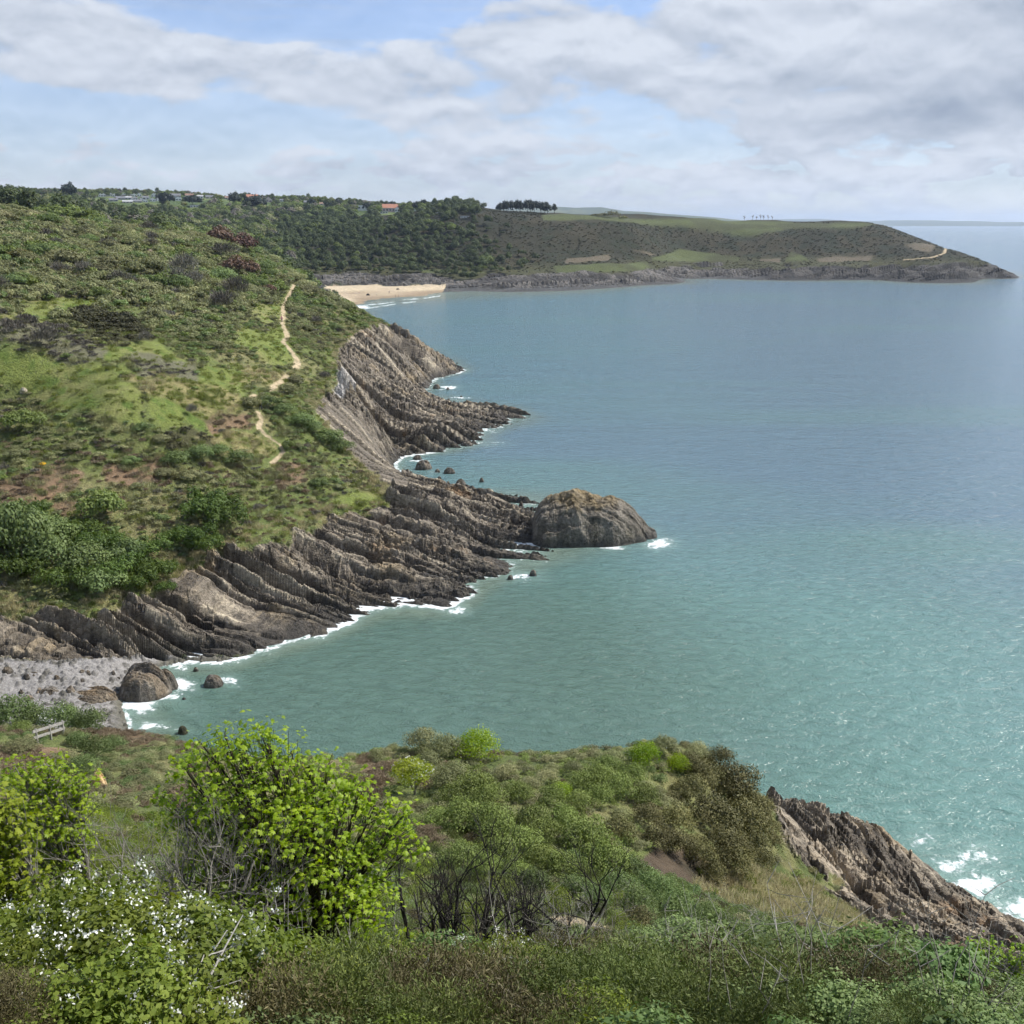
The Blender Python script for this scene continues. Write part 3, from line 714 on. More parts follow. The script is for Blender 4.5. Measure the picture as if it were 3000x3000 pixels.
LM = {
 'wood': leaf_material('wood_leaves', [(0, (0.043,0.064,0.025)), (.55, (0.083,0.109,0.042)), (1, (0.144,0.172,0.066))], vary=.55),
 'wood_light': leaf_material('spring_leaves', [(0, (0.077,0.113,0.031)), (.5, (0.146,0.191,0.053)), (1, (0.229,0.269,0.078))], vary=.5),
 'heath': leaf_material('heather_and_gorse', [(0, (.022,.023,.010)), (.5, (.046,.046,.019)), (1, (.085,.080,.034))], vary=.5, transl=.1),
 'dark': leaf_material('conifer_needles', [(0, (.008,.016,.010)), (.6, (.018,.030,.018)), (1, (.032,.046,.024))], vary=.4, transl=.1),
 'gorse': leaf_material('gorse_spines', [(0, (0.089,0.092,0.042)), (.5, (0.169,0.171,0.075)), (1, (0.268,0.259,0.115))], vary=.4, transl=.15),
 'gorse_brown': leaf_material('brown_gorse_spines', [(0, (.062,.060,.022)), (.5, (.130,.126,.044)), (.85, (.195,.180,.066)), (1, (.23,.165,.06))], vary=.3, transl=.12),
 'sage': leaf_material('sage_green_spines', [(0, (.080,.110,.026)), (.5, (.165,.215,.050)), (1, (.27,.325,.09))], vary=.35, transl=.2),
 'bramble': leaf_material('bramble_leaves', [(0, (0.061,0.090,0.029)), (.5, (0.130,0.181,0.059)), (1, (0.234,0.291,0.106))], vary=.35),
 'scrubmix': leaf_material('scrub_leaves', [(0, (0.116,0.129,0.059)), (.3, (0.174,0.189,0.086)), (.6, (0.236,0.253,0.113)), (.85, (0.311,0.299,0.149)), (1, (0.342,0.298,0.182))], vary=.75),
 'dead': leaf_material('dead_bracken', [(0, (.105,.078,.048)), (.5, (.215,.165,.105)), (1, (.33,.26,.175))], vary=.4, transl=.1),
 'greytwig': leaf_material('grey_twigs', [(0, (.075,.069,.054)), (.5, (.138,.126,.099)), (1, (.217,.203,.165))], vary=.5, transl=0),
 'redbrown': leaf_material('copper_leaves', [(0, (.070,.040,.028)), (.5, (.150,.090,.062)), (1, (.24,.155,.105))], vary=.3, transl=.15),
 'windswept': leaf_material('windswept_leaves', [(0, (.040,.068,.014)), (.5, (.086,.134,.026)), (1, (.154,.215,.044))], vary=.3),
 'grassy': leaf_material('grass_blades', [(0, (.10,.14,.032)), (.6, (.18,.215,.058)), (1, (.32,.285,.12))], vary=.4, transl=.5),
 'strawy': leaf_material('straw_blades', [(0, (.21,.19,.10)), (.5, (.37,.335,.19)), (1, (.50,.45,.28))], vary=.4, transl=.5),
 'gorse_near': leaf_material('olive_gorse_spines', [(0, (.052,.068,.019)), (.5, (.108,.138,.034)), (.88, (.175,.205,.054)), (1, (.18,.15,.06))], vary=.35, transl=.2),
 'brown_near': leaf_material('withered_spines', [(0, (.050,.044,.021)), (.5, (.105,.092,.040)), (.88, (.165,.142,.066)), (1, (.15,.16,.05))], vary=.35, transl=.15),
 'sycamore': leaf_material('sycamore_leaves', [(0, (.120,.200,.010)), (.5, (.230,.340,.018)), (1, (.37,.47,.035))], vary=.1, transl=.5, rough=.5, spec=.35),
 'yellowgreen': leaf_material('young_leaves', [(0, (.130,.165,.012)), (.5, (.225,.265,.022)), (1, (.32,.34,.04))], vary=.1, transl=.42),
 'hawthorn': leaf_material('hawthorn_leaves', [(0, (0.058,0.085,0.013)), (.5, (0.135,0.178,0.024)), (1, (0.240,0.282,0.047))], vary=.2, transl=.35),
 'elder': leaf_material('elder_leaves', [(0, (.06,.105,.03)), (.5, (.12,.185,.055)), (1, (.20,.275,.10))], vary=.2, transl=.35),
 'blossom': leaf_material('white_blossom', [(0, (.62,.64,.56)), (1, (.82,.83,.78))], vary=.1, transl=.2),
 'yellow': leaf_material('yellow_flowers', [(0, (.65,.40,.02)), (1, (.85,.58,.04))], vary=.2, transl=.2),
}
BK = {'grey': bark_material('grey_bark', (.11,.10,.082), (.30,.285,.245)), 'black': bark_material('charred_bark', (.010,.009,.008), (.045,.040,.036)),
      'brown': bark_material('brown_bark', (.035,.028,.020), (.085,.068,.048)), 'silver': bark_material('bleached_wood', (.19,.18,.155), (.40,.385,.345))}

def mobj(name, vft, mat, parent=None, link=True):
    v, f, t = vft
    return mesh_np(name, v, f, mat, parent, {'tone': t}, smoothed=False, link=link)
def tube_obj(name, paths, mat, parent=None, sides=5, link=True):
    v, f = tubes(paths, sides); return mesh_np(name, v, f, mat, parent, smoothed=True, link=link)

# ---------------------------------------------------------------- scattering of what cannot be counted
def scatter(name, pts, rotz, scl, vid, variants, tilt=None):
    """one object: a point set whose geometry nodes stand a copy of a variant on every point"""
    n = len(pts)
    me = bpy.data.meshes.new(name); me.vertices.add(n); me.vertices.foreach_set('co', np.asarray(pts, np.float32).ravel())
    rot = np.zeros((n, 3), np.float32); rot[:, 2] = rotz
    if tilt is not None: rot[:, :2] = tilt
    a = me.attributes.new('rot', 'FLOAT_VECTOR', 'POINT'); a.data.foreach_set('vector', rot.ravel())
    s3 = np.asarray(scl, np.float32); s3 = np.repeat(s3[:, None], 3, 1) if s3.ndim == 1 else s3
    a = me.attributes.new('scl', 'FLOAT_VECTOR', 'POINT'); a.data.foreach_set('vector', s3.ravel())
    a = me.attributes.new('vid', 'INT', 'POINT'); a.data.foreach_set('value', np.asarray(vid, np.int32))
    me.update(); o = bpy.data.objects.new(name, me); COL.objects.link(o)
    ng = bpy.data.node_groups.new(name, 'GeometryNodeTree')
    ng.interface.new_socket('Geometry', in_out='INPUT', socket_type='NodeSocketGeometry'); ng.interface.new_socket('Geometry', in_out='OUTPUT', socket_type='NodeSocketGeometry')
    gi = ng.nodes.new('NodeGroupInput'); go = ng.nodes.new('NodeGroupOutput')
    g2i = ng.nodes.new('GeometryNodeGeometryToInstance')
    for k in range(len(variants) - 1, -1, -1):
        oi = ng.nodes.new('GeometryNodeObjectInfo'); oi.inputs['Object'].default_value = variants[k]; oi.inputs['As Instance'].default_value = False
        gg = ng.nodes.new('GeometryNodeGeometryToInstance'); ng.links.new(oi.outputs['Geometry'], gg.inputs[0])
        iop = ng.nodes.new('GeometryNodeInstanceOnPoints'); ng.links.new(gi.outputs[0], iop.inputs['Points'])
        vi = ng.nodes.new('GeometryNodeInputNamedAttribute'); vi.data_type = 'INT'; vi.inputs['Name'].default_value = 'vid'
        cp = ng.nodes.new('FunctionNodeCompare'); cp.data_type = 'INT'; cp.operation = 'EQUAL'; ng.links.new(vi.outputs['Attribute'], cp.inputs[2]); cp.inputs[3].default_value = k
        ng.links.new(cp.outputs[0], iop.inputs['Selection']); ng.links.new(gg.outputs[0], iop.inputs['Instance'])
        ra = ng.nodes.new('GeometryNodeInputNamedAttribute'); ra.data_type = 'FLOAT_VECTOR'; ra.inputs['Name'].default_value = 'rot'; ng.links.new(ra.outputs['Attribute'], iop.inputs['Rotation'])
        sa_ = ng.nodes.new('GeometryNodeInputNamedAttribute'); sa_.data_type = 'FLOAT_VECTOR'; sa_.inputs['Name'].default_value = 'scl'; ng.links.new(sa_.outputs['Attribute'], iop.inputs['Scale'])
        if k == len(variants) - 1: jn = ng.nodes.new('GeometryNodeJoinGeometry'); ng.links.new(jn.outputs[0], go.inputs[0])
        ng.links.new(iop.outputs[0], jn.inputs[0])
    ng.nodes.remove(g2i)
    md = o.modifiers.new('scatter', 'NODES'); md.node_group = ng
    return tag(o, kind='stuff')

# line of sight over the ground: highest slope reached before each cell
_HOR = np.maximum.accumulate(np.where(GR > 2.2, (GZ - CAMZ) / GR, -9), axis=0)
def seen(x, y, ztop, slack=0.0):
    r = np.hypot(x, y)
    i = np.clip(np.round(np.interp(np.arctan2(x, y), _az, np.arange(len(_az)))).astype(int), 0, len(_az) - 1)
    j = np.clip(np.interp(np.log(r * .985), _lr, np.arange(len(_lr))).astype(int), 0, len(_lr) - 1)
    return (ztop + slack - CAMZ) / r > _HOR[j, i]

def area_points(n, rmin, rmax, amin=-34, amax=34, r=rng):
    """n points evenly spread per square metre of a sector"""
    a = R(amin) + (R(amax) - R(amin)) * r.random(n); d = np.sqrt(rmin ** 2 + (rmax ** 2 - rmin ** 2) * r.random(n))
    return d * np.sin(a), d * np.cos(a)
# ================================================================ far woods, skyline trees, hillside scrub
rv = np.random.default_rng(21)
def far_tree(kind, seed, link=False, n=420):
    r = np.random.default_rng(seed)
    if kind == 'round': lb = round_lobes(r, 7.5, 8.0, 7, .4, .62, .58, .9)
    elif kind == 'wide': lb = round_lobes(r, 10.0, 7.5, 9, .3, .66, .52, .9)
    elif kind == 'tall': lb = round_lobes(r, 6.0, 10.5, 7, .5, .55, .6, .8)
    mat = {'round': LM['wood'], 'wide': LM['wood'], 'tall': LM['wood']}[kind]
    return lb, n
def tree_mesh(name, lb, n, leaf, mat, seed, link=False, **kw):
    return mobj(name, crown(lb, n, leaf, np.random.default_rng(seed), **kw), mat, link=link)

WOODV = []
for i, (kd, mt) in enumerate([('round', 'wood'), ('wide', 'wood'), ('tall', 'wood'), ('round', 'wood_light'), ('wide', 'wood_light'), ('round', 'greytwig'), ('round', 'scrubmix')]):
    lb, n = far_tree(kd, 50 + i)
    WOODV.append(tree_mesh('woodland_tree', lb, 760, .55, LM[mt], 60 + i, jit=.6))
HOUSE_SPOTS = [(px, 580, 12, 9) for px in (292, 302, 312, 323, 334, 346, 358, 367, 373, 380)] + [(391,577,14,9),(406,576,14,9),(373,584,20,8),(395,586,20,9),(410,591,24,9),(425,585,20,9),(444,592,16,9),(459,591,16,9),(350,585,26,7),(400,596,46,6),(330,590,24,7),(448,577,18,8),(512,580,28,10),(520,588,18,10),(553,579,24,9),(585,582,18,9),(612,583,22,9),(667,584,22,7),(371,597,28,7),(571,608,32,6),(737,583,32,10),(784,593,22,11),(826,592,16,8),(120,583,14,7),(902,600,24,9),(946,604,20,9),(1062,618,34,15),(1142,622,50,19),(1163,622,16,17),(1124,626,24,6),(1215,618,16,9),(1281,624,12,7),(1361,638,26,5)]
def place_px(px, py, dflt=None, rmin=3, rmax=2700):
    h = hit([px], [py], rmin, rmax)[0]
    if np.isnan(h[0]): h = at_d(px, py, dflt or 1000)
    return h
# -- candidate places over the valley and its far side
def wood_density(x, y, z, px, py):
    g = gmask('headland', x, y); wooded = np.where(g, smooth(1560, 1330, px + 60 * fbm(x / 60, y / 60, 71, 2)) * .95, 1.0)
    top = smooth(646, 655, py) * (g & (px > 1400)) + ~(g & (px > 1400))
    return wooded * top
x, y = area_points(52000, 470, 2500, -33, 12, rv)
z = ground(x, y); px, py = project(x, y, z)
ok = (z > 5.0) & ~gmask('rock', x, y) & ~gmask('sand', x, y) & ~gmask('hl_green', x, y) & ~gmask('hl_tan', x, y) & ~gmask('path', x, y)
ok &= seen(x, y, z + 6.0, 1.0) & (rv.random(len(x)) < wood_density(x, y, z, px, py))
ok &= ~((np.hypot(x, y) > 1150) & (px > 1420))
r_ = np.hypot(x, y)
# houses stand in clearings: no crown in front of a house hides it
topy = project(x, y, z + 12.0)[1]
for hpx, hpy, hw_, hh_2 in HOUSE_SPOTS:
    hq = place_px(hpx, hpy, 1500, 450, 2600); hd = float(np.hypot(hq[0], hq[1])); ok &= ~((np.abs(px - hpx) < hw_ * .5 + 4) & (r_ < hd + 14) & (topy < hpy - .15 * hh_2))
ok &= ~((px > 272) & (px < 478) & (r_ > 1250) & (r_ < 1985) & (topy < 598) & (rv.random(len(x)) < .84)); ok &= ~((px > 478) & (px < 690) & (r_ > 1250) & (r_ < 1900) & (topy < 596) & (rv.random(len(x)) < .6))
x, y, z, r_, px, py = (q[ok] for q in (x, y, z, r_, px, py))
dk = fbm(x / 60, y / 60, 73, 3) + .35 * rv.normal(size=len(x))
side = gmask('headland', x, y)
vid = np.where(side, np.where(dk > .75, 3, rv.integers(0, 3, len(x))), np.where(dk > .0, rv.integers(3, 5, len(x)), np.where(dk > -.35, rv.integers(0, 3, len(x)), rv.integers(5, 7, len(x)))))
sc_ = np.where(side, .60 + .70 * rv.random(len(x)) ** 1.4, .75 + 1.0 * rv.random(len(x)) ** 1.3) * np.where(z < 12, .75, 1) * np.where((r_ > 1450), .72, 1)
order = np.argsort(r_ / sc_)
NIND = 290
ind = order[:NIND]; rest = order[NIND:]
WL = {0: 'dark rounded tree in the wood on the slope behind the beach', 3: 'fresh green spring tree among the darker trees of the valley wood', 5: 'grey leafless tree among the green trees of the valley', 6: 'olive scrubby tree in the mixed valley wood'}
for k in ind:
    vk = int(vid[k]); kk = 0 if vk < 3 else 3 if vk < 5 else vk
    o = WOODV[vk].copy(); COL.objects.link(o); o.location = (x[k], y[k], z[k] - .5 * sc_[k]); o.rotation_euler = (0, 0, rv.random() * 6.28)
    s = sc_[k]; o.scale = (s * (.85 + .4 * rv.random()), s * (.85 + .4 * rv.random()), s)
    tag(o, WL[kk], 'tree', {0: 'dark rounded trees behind the beach', 3: 'spring green valley trees', 5: 'leafless valley trees', 6: 'olive valley trees'}[kk]); o.name = 'woodland_tree'
s3 = np.stack([sc_ * (.85 + .4 * rv.random(len(x))), sc_ * (.85 + .4 * rv.random(len(x))), sc_], 1)
scatter('woodland', np.stack([x, y, z - .5 * sc_], 1)[rest], rv.random(len(rest)) * 6.28, s3[rest], vid[rest], WOODV)
print('woodland', len(rest))

# -- low brush on the headland, stuff
BRV = [tree_mesh('brush', round_lobes(np.random.default_rng(80 + i), 3.0, 1.5, 5, 0, .7, .6), 110, .42, LM['heath'], 85 + i, jit=.6) for i in range(3)]
x, y = area_points(52000, 780, 1300, -10, 29, rv); z = ground(x, y)
ok = gmask('headland', x, y) & ~gmask('rock', x, y) & ~gmask('hl_green', x, y) & ~gmask('hl_tan', x, y) & ~gmask('path', x, y) & ~gmask('sand', x, y) & (z > 6) & seen(x, y, z + 2) & (fbm(x / 22, y / 22, 88, 3) + .3 * rv.normal(size=len(x)) > -.4)
px, py = project(x, y, z); ok &= ~((py < 652) & (px > 1600))
x, y, z = x[ok], y[ok], z[ok]
scatter('headland_brush', np.stack([x, y, z - .25], 1), rv.random(len(x)) * 6.28, .22 + .6 * rv.random(len(x)) ** 2.5, rv.integers(0, 3, len(x)), BRV); print('brush', len(x))

def place_px(px, py, dflt=None, rmin=3, rmax=2700):
    h = hit([px], [py], rmin, rmax)[0]
    if np.isnan(h[0]): h = at_d(px, py, dflt or 1000)
    return h

# -- conifers on the skyline: crown and trunk
def conifer(label, px, py, dist, width, height, seed, group=None, name='pine_tree', mat='dark', lob=9, flat=1.15, trunk_h=.3):
    r = np.random.default_rng(seed)
    if py:
        p = place_px(px, py, dist, 450, 2600); k_ = float(np.hypot(p[0], p[1])) / dist; width *= k_; height *= k_; gx, gy, gz = p
    else: p = at_d(px, 1500, dist); gx, gy = p[0], p[1]; gz = float(ground(gx, gy))
    t = empty(name, (gx, gy, gz)); tag(t, label, 'tree', group)
    lb = round_lobes(r, width, height, lob, height * trunk_h * .6, .7, .46, flat)
    mobj('crown', crown([(q[0], q[1], q[2] - height * .12, q[3], q[4], q[5]) for q in lb], 1300, width * .06 + .12, r, elong=.8, jit=.5, lumps=.3), LM[mat], t)
    tube_obj('trunk', [(np.array([[0, 0, -.6], [.1, 0, height * .35], [0, .1, height * .75]]), (.32, .25, .1))], BK['brown'], t, 6)
    return t
def ground_row(px, dist):
    p = at_d(px, 1500, dist); z = float(ground(p[0], p[1])); return project(p[0], p[1], z)[1]
PX2M = lambda px, d: px * d / FPX
conifer('tall dark ragged conifer alone on the skyline at the far left', 207, 596, 640, PX2M(44, 640), PX2M(62, 640), 1, lob=11, flat=1.2)
conifer('dark rounded conifer in front of the white houses', 484, 606, 1150, PX2M(50, 1150), PX2M(44, 1150), 2)
conifer('dark spreading conifer below the pale roofs, right of the rounded one', 565, 606, 1150, PX2M(52, 1150), PX2M(38, 1150), 3)
conifer('large black-green domed conifer standing above the valley wood', 748, 622, 1000, PX2M(66, 1000), PX2M(50, 1000), 4, lob=12)
conifer('dark upright conifer behind the domed one', 690, 612, 1150, PX2M(36, 1150), PX2M(52, 1150), 5)
for i, (px, w_, h_) in enumerate([(1468, 26, 30), (1486, 24, 36), (1503, 26, 40), (1522, 26, 43), (1541, 26, 46), (1560, 26, 46), (1578, 26, 43), (1596, 24, 40), (1478, 22, 34), (1513, 22, 42), (1550, 22, 46), (1588, 22, 40)]):
    d = 1170 + (i > 7) * 22
    conifer('dark pine in the dense clump beside the golf fairway', px, 0, d, PX2M(w_ * 1.1, d), PX2M(h_, d) * .92, 20 + i, 'pines of the clump on the headland', lob=8, trunk_h=.06, flat=1.5)
conifer('small lone dark pine just right of the pine clump', 1614, 0, 1180, PX2M(17, 1180), PX2M(30, 1180), 40, trunk_h=.2, flat=1.4)
for i, (px, d, w_, h_) in enumerate([(1068, 1420, 30, 30), (1110, 1420, 26, 34), (1245, 1300, 34, 30), (1262, 1300, 26, 34), (1290, 1300, 30, 22), (960, 1500, 26, 22), (1005, 1480, 30, 26), (1030, 1480, 22, 30), (1175, 1450, 30, 28)]):
    conifer('dark green tree among the houses on the wooded skyline', px, 0, d, PX2M(w_, d), PX2M(h_, d), 50 + i, 'dark skyline trees near the red-roofed house', name='skyline_tree')
# dark thicket and thin bare trees on the golf course
for i, (px, w_, h_) in enumerate([(1745, 30, 12), (1770, 46, 20), (1800, 26, 13), (1725, 20, 8)]):
    d = 1075; p = at_d(px, 1500, d); g = float(ground(p[0], p[1])); lb = round_lobes(np.random.default_rng(90 + i), PX2M(w_, d), PX2M(h_, d), 6, 0, .7, .6)
    o = tree_mesh('bush', lb, 500, .8, LM['gorse'], 95 + i, link=True); o.location = (p[0], p[1], g - .3)
    tag(o, 'dark thicket bush on the brow of the headland right of the pines', 'bush', 'thicket bushes on the brow of the headland')
for i, px in enumerate((2128, 2150, 2160, 2172, 2180, 2192, 2203)):
    d = 1235; p = at_d(px, 1500, d); g = float(ground(p[0], p[1])); r = np.random.default_rng(130 + i); h = PX2M(11 + 5 * r.random(), d)
    ps = [(np.array([[0, 0, -.3], [.2, 0, h * .5], [.1, .2, h]]), (.16, .12, .06))]
    for k in range(9):
        a = r.random() * 6.28; z0 = h * (.35 + .5 * r.random()); L = h * .35; ps.append((np.array([[.1, 0, z0], [math.cos(a) * L * .6, math.sin(a) * L * .6, z0 + L * .5], [math.cos(a) * L, math.sin(a) * L, z0 + L * .8]]), (.14, .1, .05)))
    o = tube_obj('bare_tree', ps, BK['brown'], sides=4); o.location = (p[0], p[1], g); tag(o, 'thin bare tree in the short row on the far golf course', 'tree', 'bare trees on the far golf course')

# -- hillside scrub
HV = []
for i, mt in enumerate(['scrubmix', 'scrubmix', 'gorse', 'bramble', 'scrubmix', 'dead', 'greytwig', 'sage', 'heath']):
    r = np.random.default_rng(200 + i)
    if mt in ('dead', 'greytwig'):
        P, Nn, k, s = lobed_points(round_lobes(r, 1.7, .8, 5, 0, .7, .6), 260, r, .6)
        up = unit(Nn + np.array([0, 0, .8]) + .5 * r.normal(size=P.shape)); v, f = leaf_quads(P, unit(np.cross(up, rdir(len(P), r))), .075, 3.0, r, up)
        HV.append(mobj('scrub', (v, f, np.repeat(r.random(len(P)), 4)), LM[mt], link=False))
    else:
        HV.append(tree_mesh('scrub', round_lobes(r, 1.9, 1.15, 5, 0, .75, .6), 330, .155, LM[mt], 210 + i, jit=.7))
x, y = area_points(75000, 84, 470, -36, 4, rv); z = ground(x, y); r_ = np.hypot(x, y)
g_ = gmask('grass', x, y); st_ = gmask('straw', x, y); br_ = gmask('bracken', x, y); go_ = gmask('gorse', x, y); gr_ = gmask('grey', x, y)
keep = np.where(go_ | gr_, 1.6, 1) * np.where(g_, .012, np.where(st_, .09, .85)) * np.where(r_ > 400, .55, 1) * smooth(-.65, .05, fbm(x / 7, y / 7, 231, 3) + np.where(go_ | gr_ | (z < 13), .5, 0))
ok = (z > 2.6) & ~gmask('rock', x, y) & ~gmask('path', x, y) & ~gmask('cove', x, y) & (rv.random(len(x)) < keep) & seen(x, y, z + 1.5, 1.0)
for xy, pw in PATH_XY[:4]: ok &= seg_dist(x, y, xy) > pw + .75
x, y, z, r_, g_, st_, br_, go_, gr_ = (q[ok] for q in (x, y, z, r_, g_, st_, br_, go_, gr_))
fld = fbm(x / 16, y / 16, 233, 3) + .3 * rv.normal(size=len(x))
vid = np.select([br_, gr_, go_, st_, (project(x, y, z)[1] > 1290) & (fld < .1), fld > .42, fld < -.5], [5, 6, 8, rv.choice([5, 7, 0], len(x)), rv.choice([5, 6, 0, 4, 5], len(x)), rv.choice([7, 3], len(x)), rv.choice([2, 6], len(x))], rv.choice([0, 1, 4, 0, 1, 4, 3, 2], len(x)))
pyh = project(x, y, z)[1]; upper = smooth(1010, 880, pyh + 60 * fbm(x / 30, y / 30, 236, 2)) * ~(st_ | g_ | br_)
ss = (.30 + .62 * rv.random(len(x)) ** 1.8) * (1 + .75 * upper) + .25 * upper * (rv.random(len(x)) < .3) * np.where(st_ | g_, .6, 1) * np.where(go_ | gr_, 1.5, 1) * np.where(r_ > 250, 1.15, 1)
scatter('scrub', np.stack([x, y, z - .12], 1), rv.random(len(x)) * 6.28, np.stack([ss * 1.05, ss * 1.05, ss * (1 + .45 * upper)], 1), vid, HV); print('scrub', len(x))

# -- bushes one can tell apart on the hillside
BUSHV = {}
for kd, mt, w_, h_ in (('green', 'bramble', 3.4, 2.3), ('gorse', 'gorse', 3.0, 1.8), ('olive', 'scrubmix', 3.4, 2.1), ('bright', 'wood_light', 3.0, 2.2), ('brown', 'gorse_brown', 3.2, 1.8)):
    BUSHV[kd] = [tree_mesh(('gorse_bush' if kd in ('gorse', 'brown') else 'bush'), round_lobes(np.random.default_rng(240 + i * 7 + len(kd)), w_, h_, 7, 0, .72, .55), 2300, .115, LM[mt], 250 + i + len(kd) * 5, jit=.7) for i in range(2)]
def grey_bush(seed, w_=3.2, h_=2.6, n=900):
    r = np.random.default_rng(seed); P, Nn, k, s = lobed_points(round_lobes(r, w_, h_, 6, .2, .6, .62), n, r, .7)
    up = unit(P - np.array([0, 0, -.3]) + .35 * r.normal(size=P.shape)); v, f = leaf_quads(P, unit(np.cross(up, rdir(n, r))), .05, 5.5, r, up)
    return mobj('bare_bush', (v, f, np.repeat(r.random(n), 4)), LM['greytwig'], link=False)
BUSHV['grey'] = [grey_bush(260), grey_bush(261)]
GL_ = {'green': ('mid green rounded bush on the hillside scrub above the shore', 'bush', 'green hillside bushes'), 'gorse': ('dark olive gorse bush on the hillside above the shore', 'gorse bush', 'dark gorse bushes on the hillside'),
       'olive': ('dull olive bush among the hillside scrub', 'bush', 'olive hillside bushes'), 'bright': ('bright fresh green bush standing out from the hillside scrub', 'bush', 'bright green hillside bushes'),
       'brown': ('brown-tinged gorse bush on the hillside slope', 'gorse bush', 'brown gorse bushes on the hillside'), 'grey': ('leafless grey bush on the hillside slope', 'bush', 'leafless grey bushes on the hillside')}
def bush_at(kd, px, py, wpx, hk=.7, label=None, group=None, sink=.15, rmax=470, rmin=80, cat=None, name=None, wide=1.0):
    h = hit([px], [py], rmin, rmax)[0]
    if np.isnan(h[0]): print('no ground', kd, px, py); return None
    d = float(np.hypot(h[0], h[1])); w_ = PX2M(wpx, d)
    V_ = BUSHV[kd]; src = V_[rv.integers(0, len(V_))]; o = src.copy(); COL.objects.link(o)
    s = w_ / 3.3; o.location = (h[0], h[1], h[2] - sink * s); o.rotation_euler = (0, 0, rv.random() * 6.28); o.scale = (s * wide, s, s * hk / .66)
    L = GL_[kd]; tag(o, label or L[0], cat or L[1], group if (label or group) else L[2])
    if name: o.name = name
    return o
B_NAMED = [('brown', 640, 715, 75, .8, 'large red-brown bush below the skyline where the hillside drops to the valley'), ]
# the copper-coloured bushes near the brow
BUSHV['copper'] = [tree_mesh('copper_bush', round_lobes(np.random.default_rng(280 + i), 3.4, 2.5, 8, 0, .75, .5), 1300, .17, LM['redbrown'], 285 + i, jit=.7) for i in range(2)]
GL_['copper'] = ('', 'bush', None)
bush_at('copper', 650, 725, 80, .75, 'largest copper-brown bush, on the brow above the valley wood')
bush_at('copper', 715, 748, 85, .7, 'copper-brown bush right of the largest one on the brow')
bush_at('copper', 690, 812, 72, .8, 'copper-brown bush lower down the brow, left of its pair')
bush_at('copper', 742, 815, 52, .9, 'smaller copper-brown bush lower down the brow, right of its pair')
bush_at('copper', 790, 862, 40, .7, 'small dark red-brown bush beside the top bend of the footpath')
for px, py, w_ in [(195, 785, 110), (290, 808, 70), (180, 800, 60)]: bush_at('gorse', px, py, w_, .7)
for px, py, w_ in [(545, 822, 85), (570, 850, 60), (690, 885, 80), (655, 920, 75), (640, 905, 50), (250, 815, 50), (520, 850, 70), (430, 1010, 40), (120, 1030, 70)]: bush_at('grey', px, py, w_, .8)
bush_at('gorse', 650, 1028, 42, .9, 'dark round gorse bush alone on the grass left of the footpath')
bush_at('grey', 565, 1225, 34, 1.1, 'small twiggy bare tree standing in the straw-coloured grass')
bush_at('bright', 70, 1265, 110, .7, 'broad bright green bush at the left edge below the big meadow')
bush_at('bright', 845, 1320, 45, .8, 'bright green bush at the lowest bend of the footpath')
bush_at('green', 965, 1300, 90, .6, 'vivid green bush on the cliff edge above the slanting rock slab')
bush_at('green', 1000, 1325, 70, .6, 'lower of the two vivid green bushes on the cliff edge')
bush_at('green', 885, 1255, 85, .6); bush_at('green', 830, 1215, 70, .6); bush_at('green', 920, 1265, 60, .6)
bush_at('gorse', 845, 1155, 55, .8); bush_at('gorse', 865, 1135, 60, .8); bush_at('gorse', 735, 1195, 60, .8); bush_at('green', 790, 1195, 70, .6)
o = bush_at('gorse', 125, 1365, 34, .7, 'small bush with yellow-orange flowers on the scrubby slope')
if o: o.data = o.data.copy(); o.data.materials[0] = LM['yellow']; o.scale = [q * .6 for q in o.scale]
for px, py, w_ in [(385, 1365, 55), (480, 1400, 60), (520, 1365, 80), (590, 1350, 80), (640, 1340, 70), (700, 1365, 80), (560, 1410, 80), (470, 1300, 60), (420, 1270, 50)]: bush_at('gorse' if rv.random() < .5 else 'green', px, py, w_, .65)
# windswept thickets at the foot of the slope
BUSHV['wind'] = []
for i in range(2):
    r = np.random.default_rng(300 + i); lb = []
    for k in range(9):
        a = (k % 3 - 1) * .8; b_ = (k // 3 - 1) * 1.0; lb.append((b_ + .2 * r.normal(), a + .2 * r.normal(), .95 + .25 * r.random() + .12 * b_, .75, .5, .55))
    BUSHV['wind'].append(tree_mesh('windswept_bush', lb, 3800, .095, LM['windswept'], 305 + i, jit=.6, lumps=.25))
GL_['wind'] = ('', 'bush', None)
W_ = [(600, 1520, 150), (660, 1545, 150), (560, 1600, 120), (610, 1630, 110)]
for (px, py, w_), lb in zip(W_, ('dark green windswept thicket combed downhill, uppermost of the clump', 'windswept green thicket beside the scrubby cliff-top grass', 'windswept green thicket lower in the clump above the slanting rocks', 'lowest windswept thicket of the clump, right above the rock ledges')):
    bush_at('wind', px, py, w_, .7, lb)
for px, py, w_ in [(60, 1560, 130), (150, 1600, 130), (230, 1590, 120), (300, 1630, 130), (380, 1650, 120), (440, 1640, 110), (250, 1680, 140), (340, 1700, 130), (430, 1700, 110), (470, 1690, 90), (130, 1660, 140), (200, 1730, 130), (300, 1740, 120), (400, 1735, 100), (60, 1700, 130), (20, 1620, 120), (490, 1740, 60)]:
    bush_at('green' if rv.random() < .4 else 'wind', px, py, w_, .75, 'dark green wind-trimmed bush in the thicket above the shore rocks', 'wind-trimmed bushes above the shore rocks')
bush_at('bright', 300, 1535, 130, .95, 'tall rounded light green bush above the dark thicket')
bush_at('green', 60, 1640, 170, 1.2, 'tall leafy dark green tree at the left edge above the shore', cat='tree', name='leafy_tree')
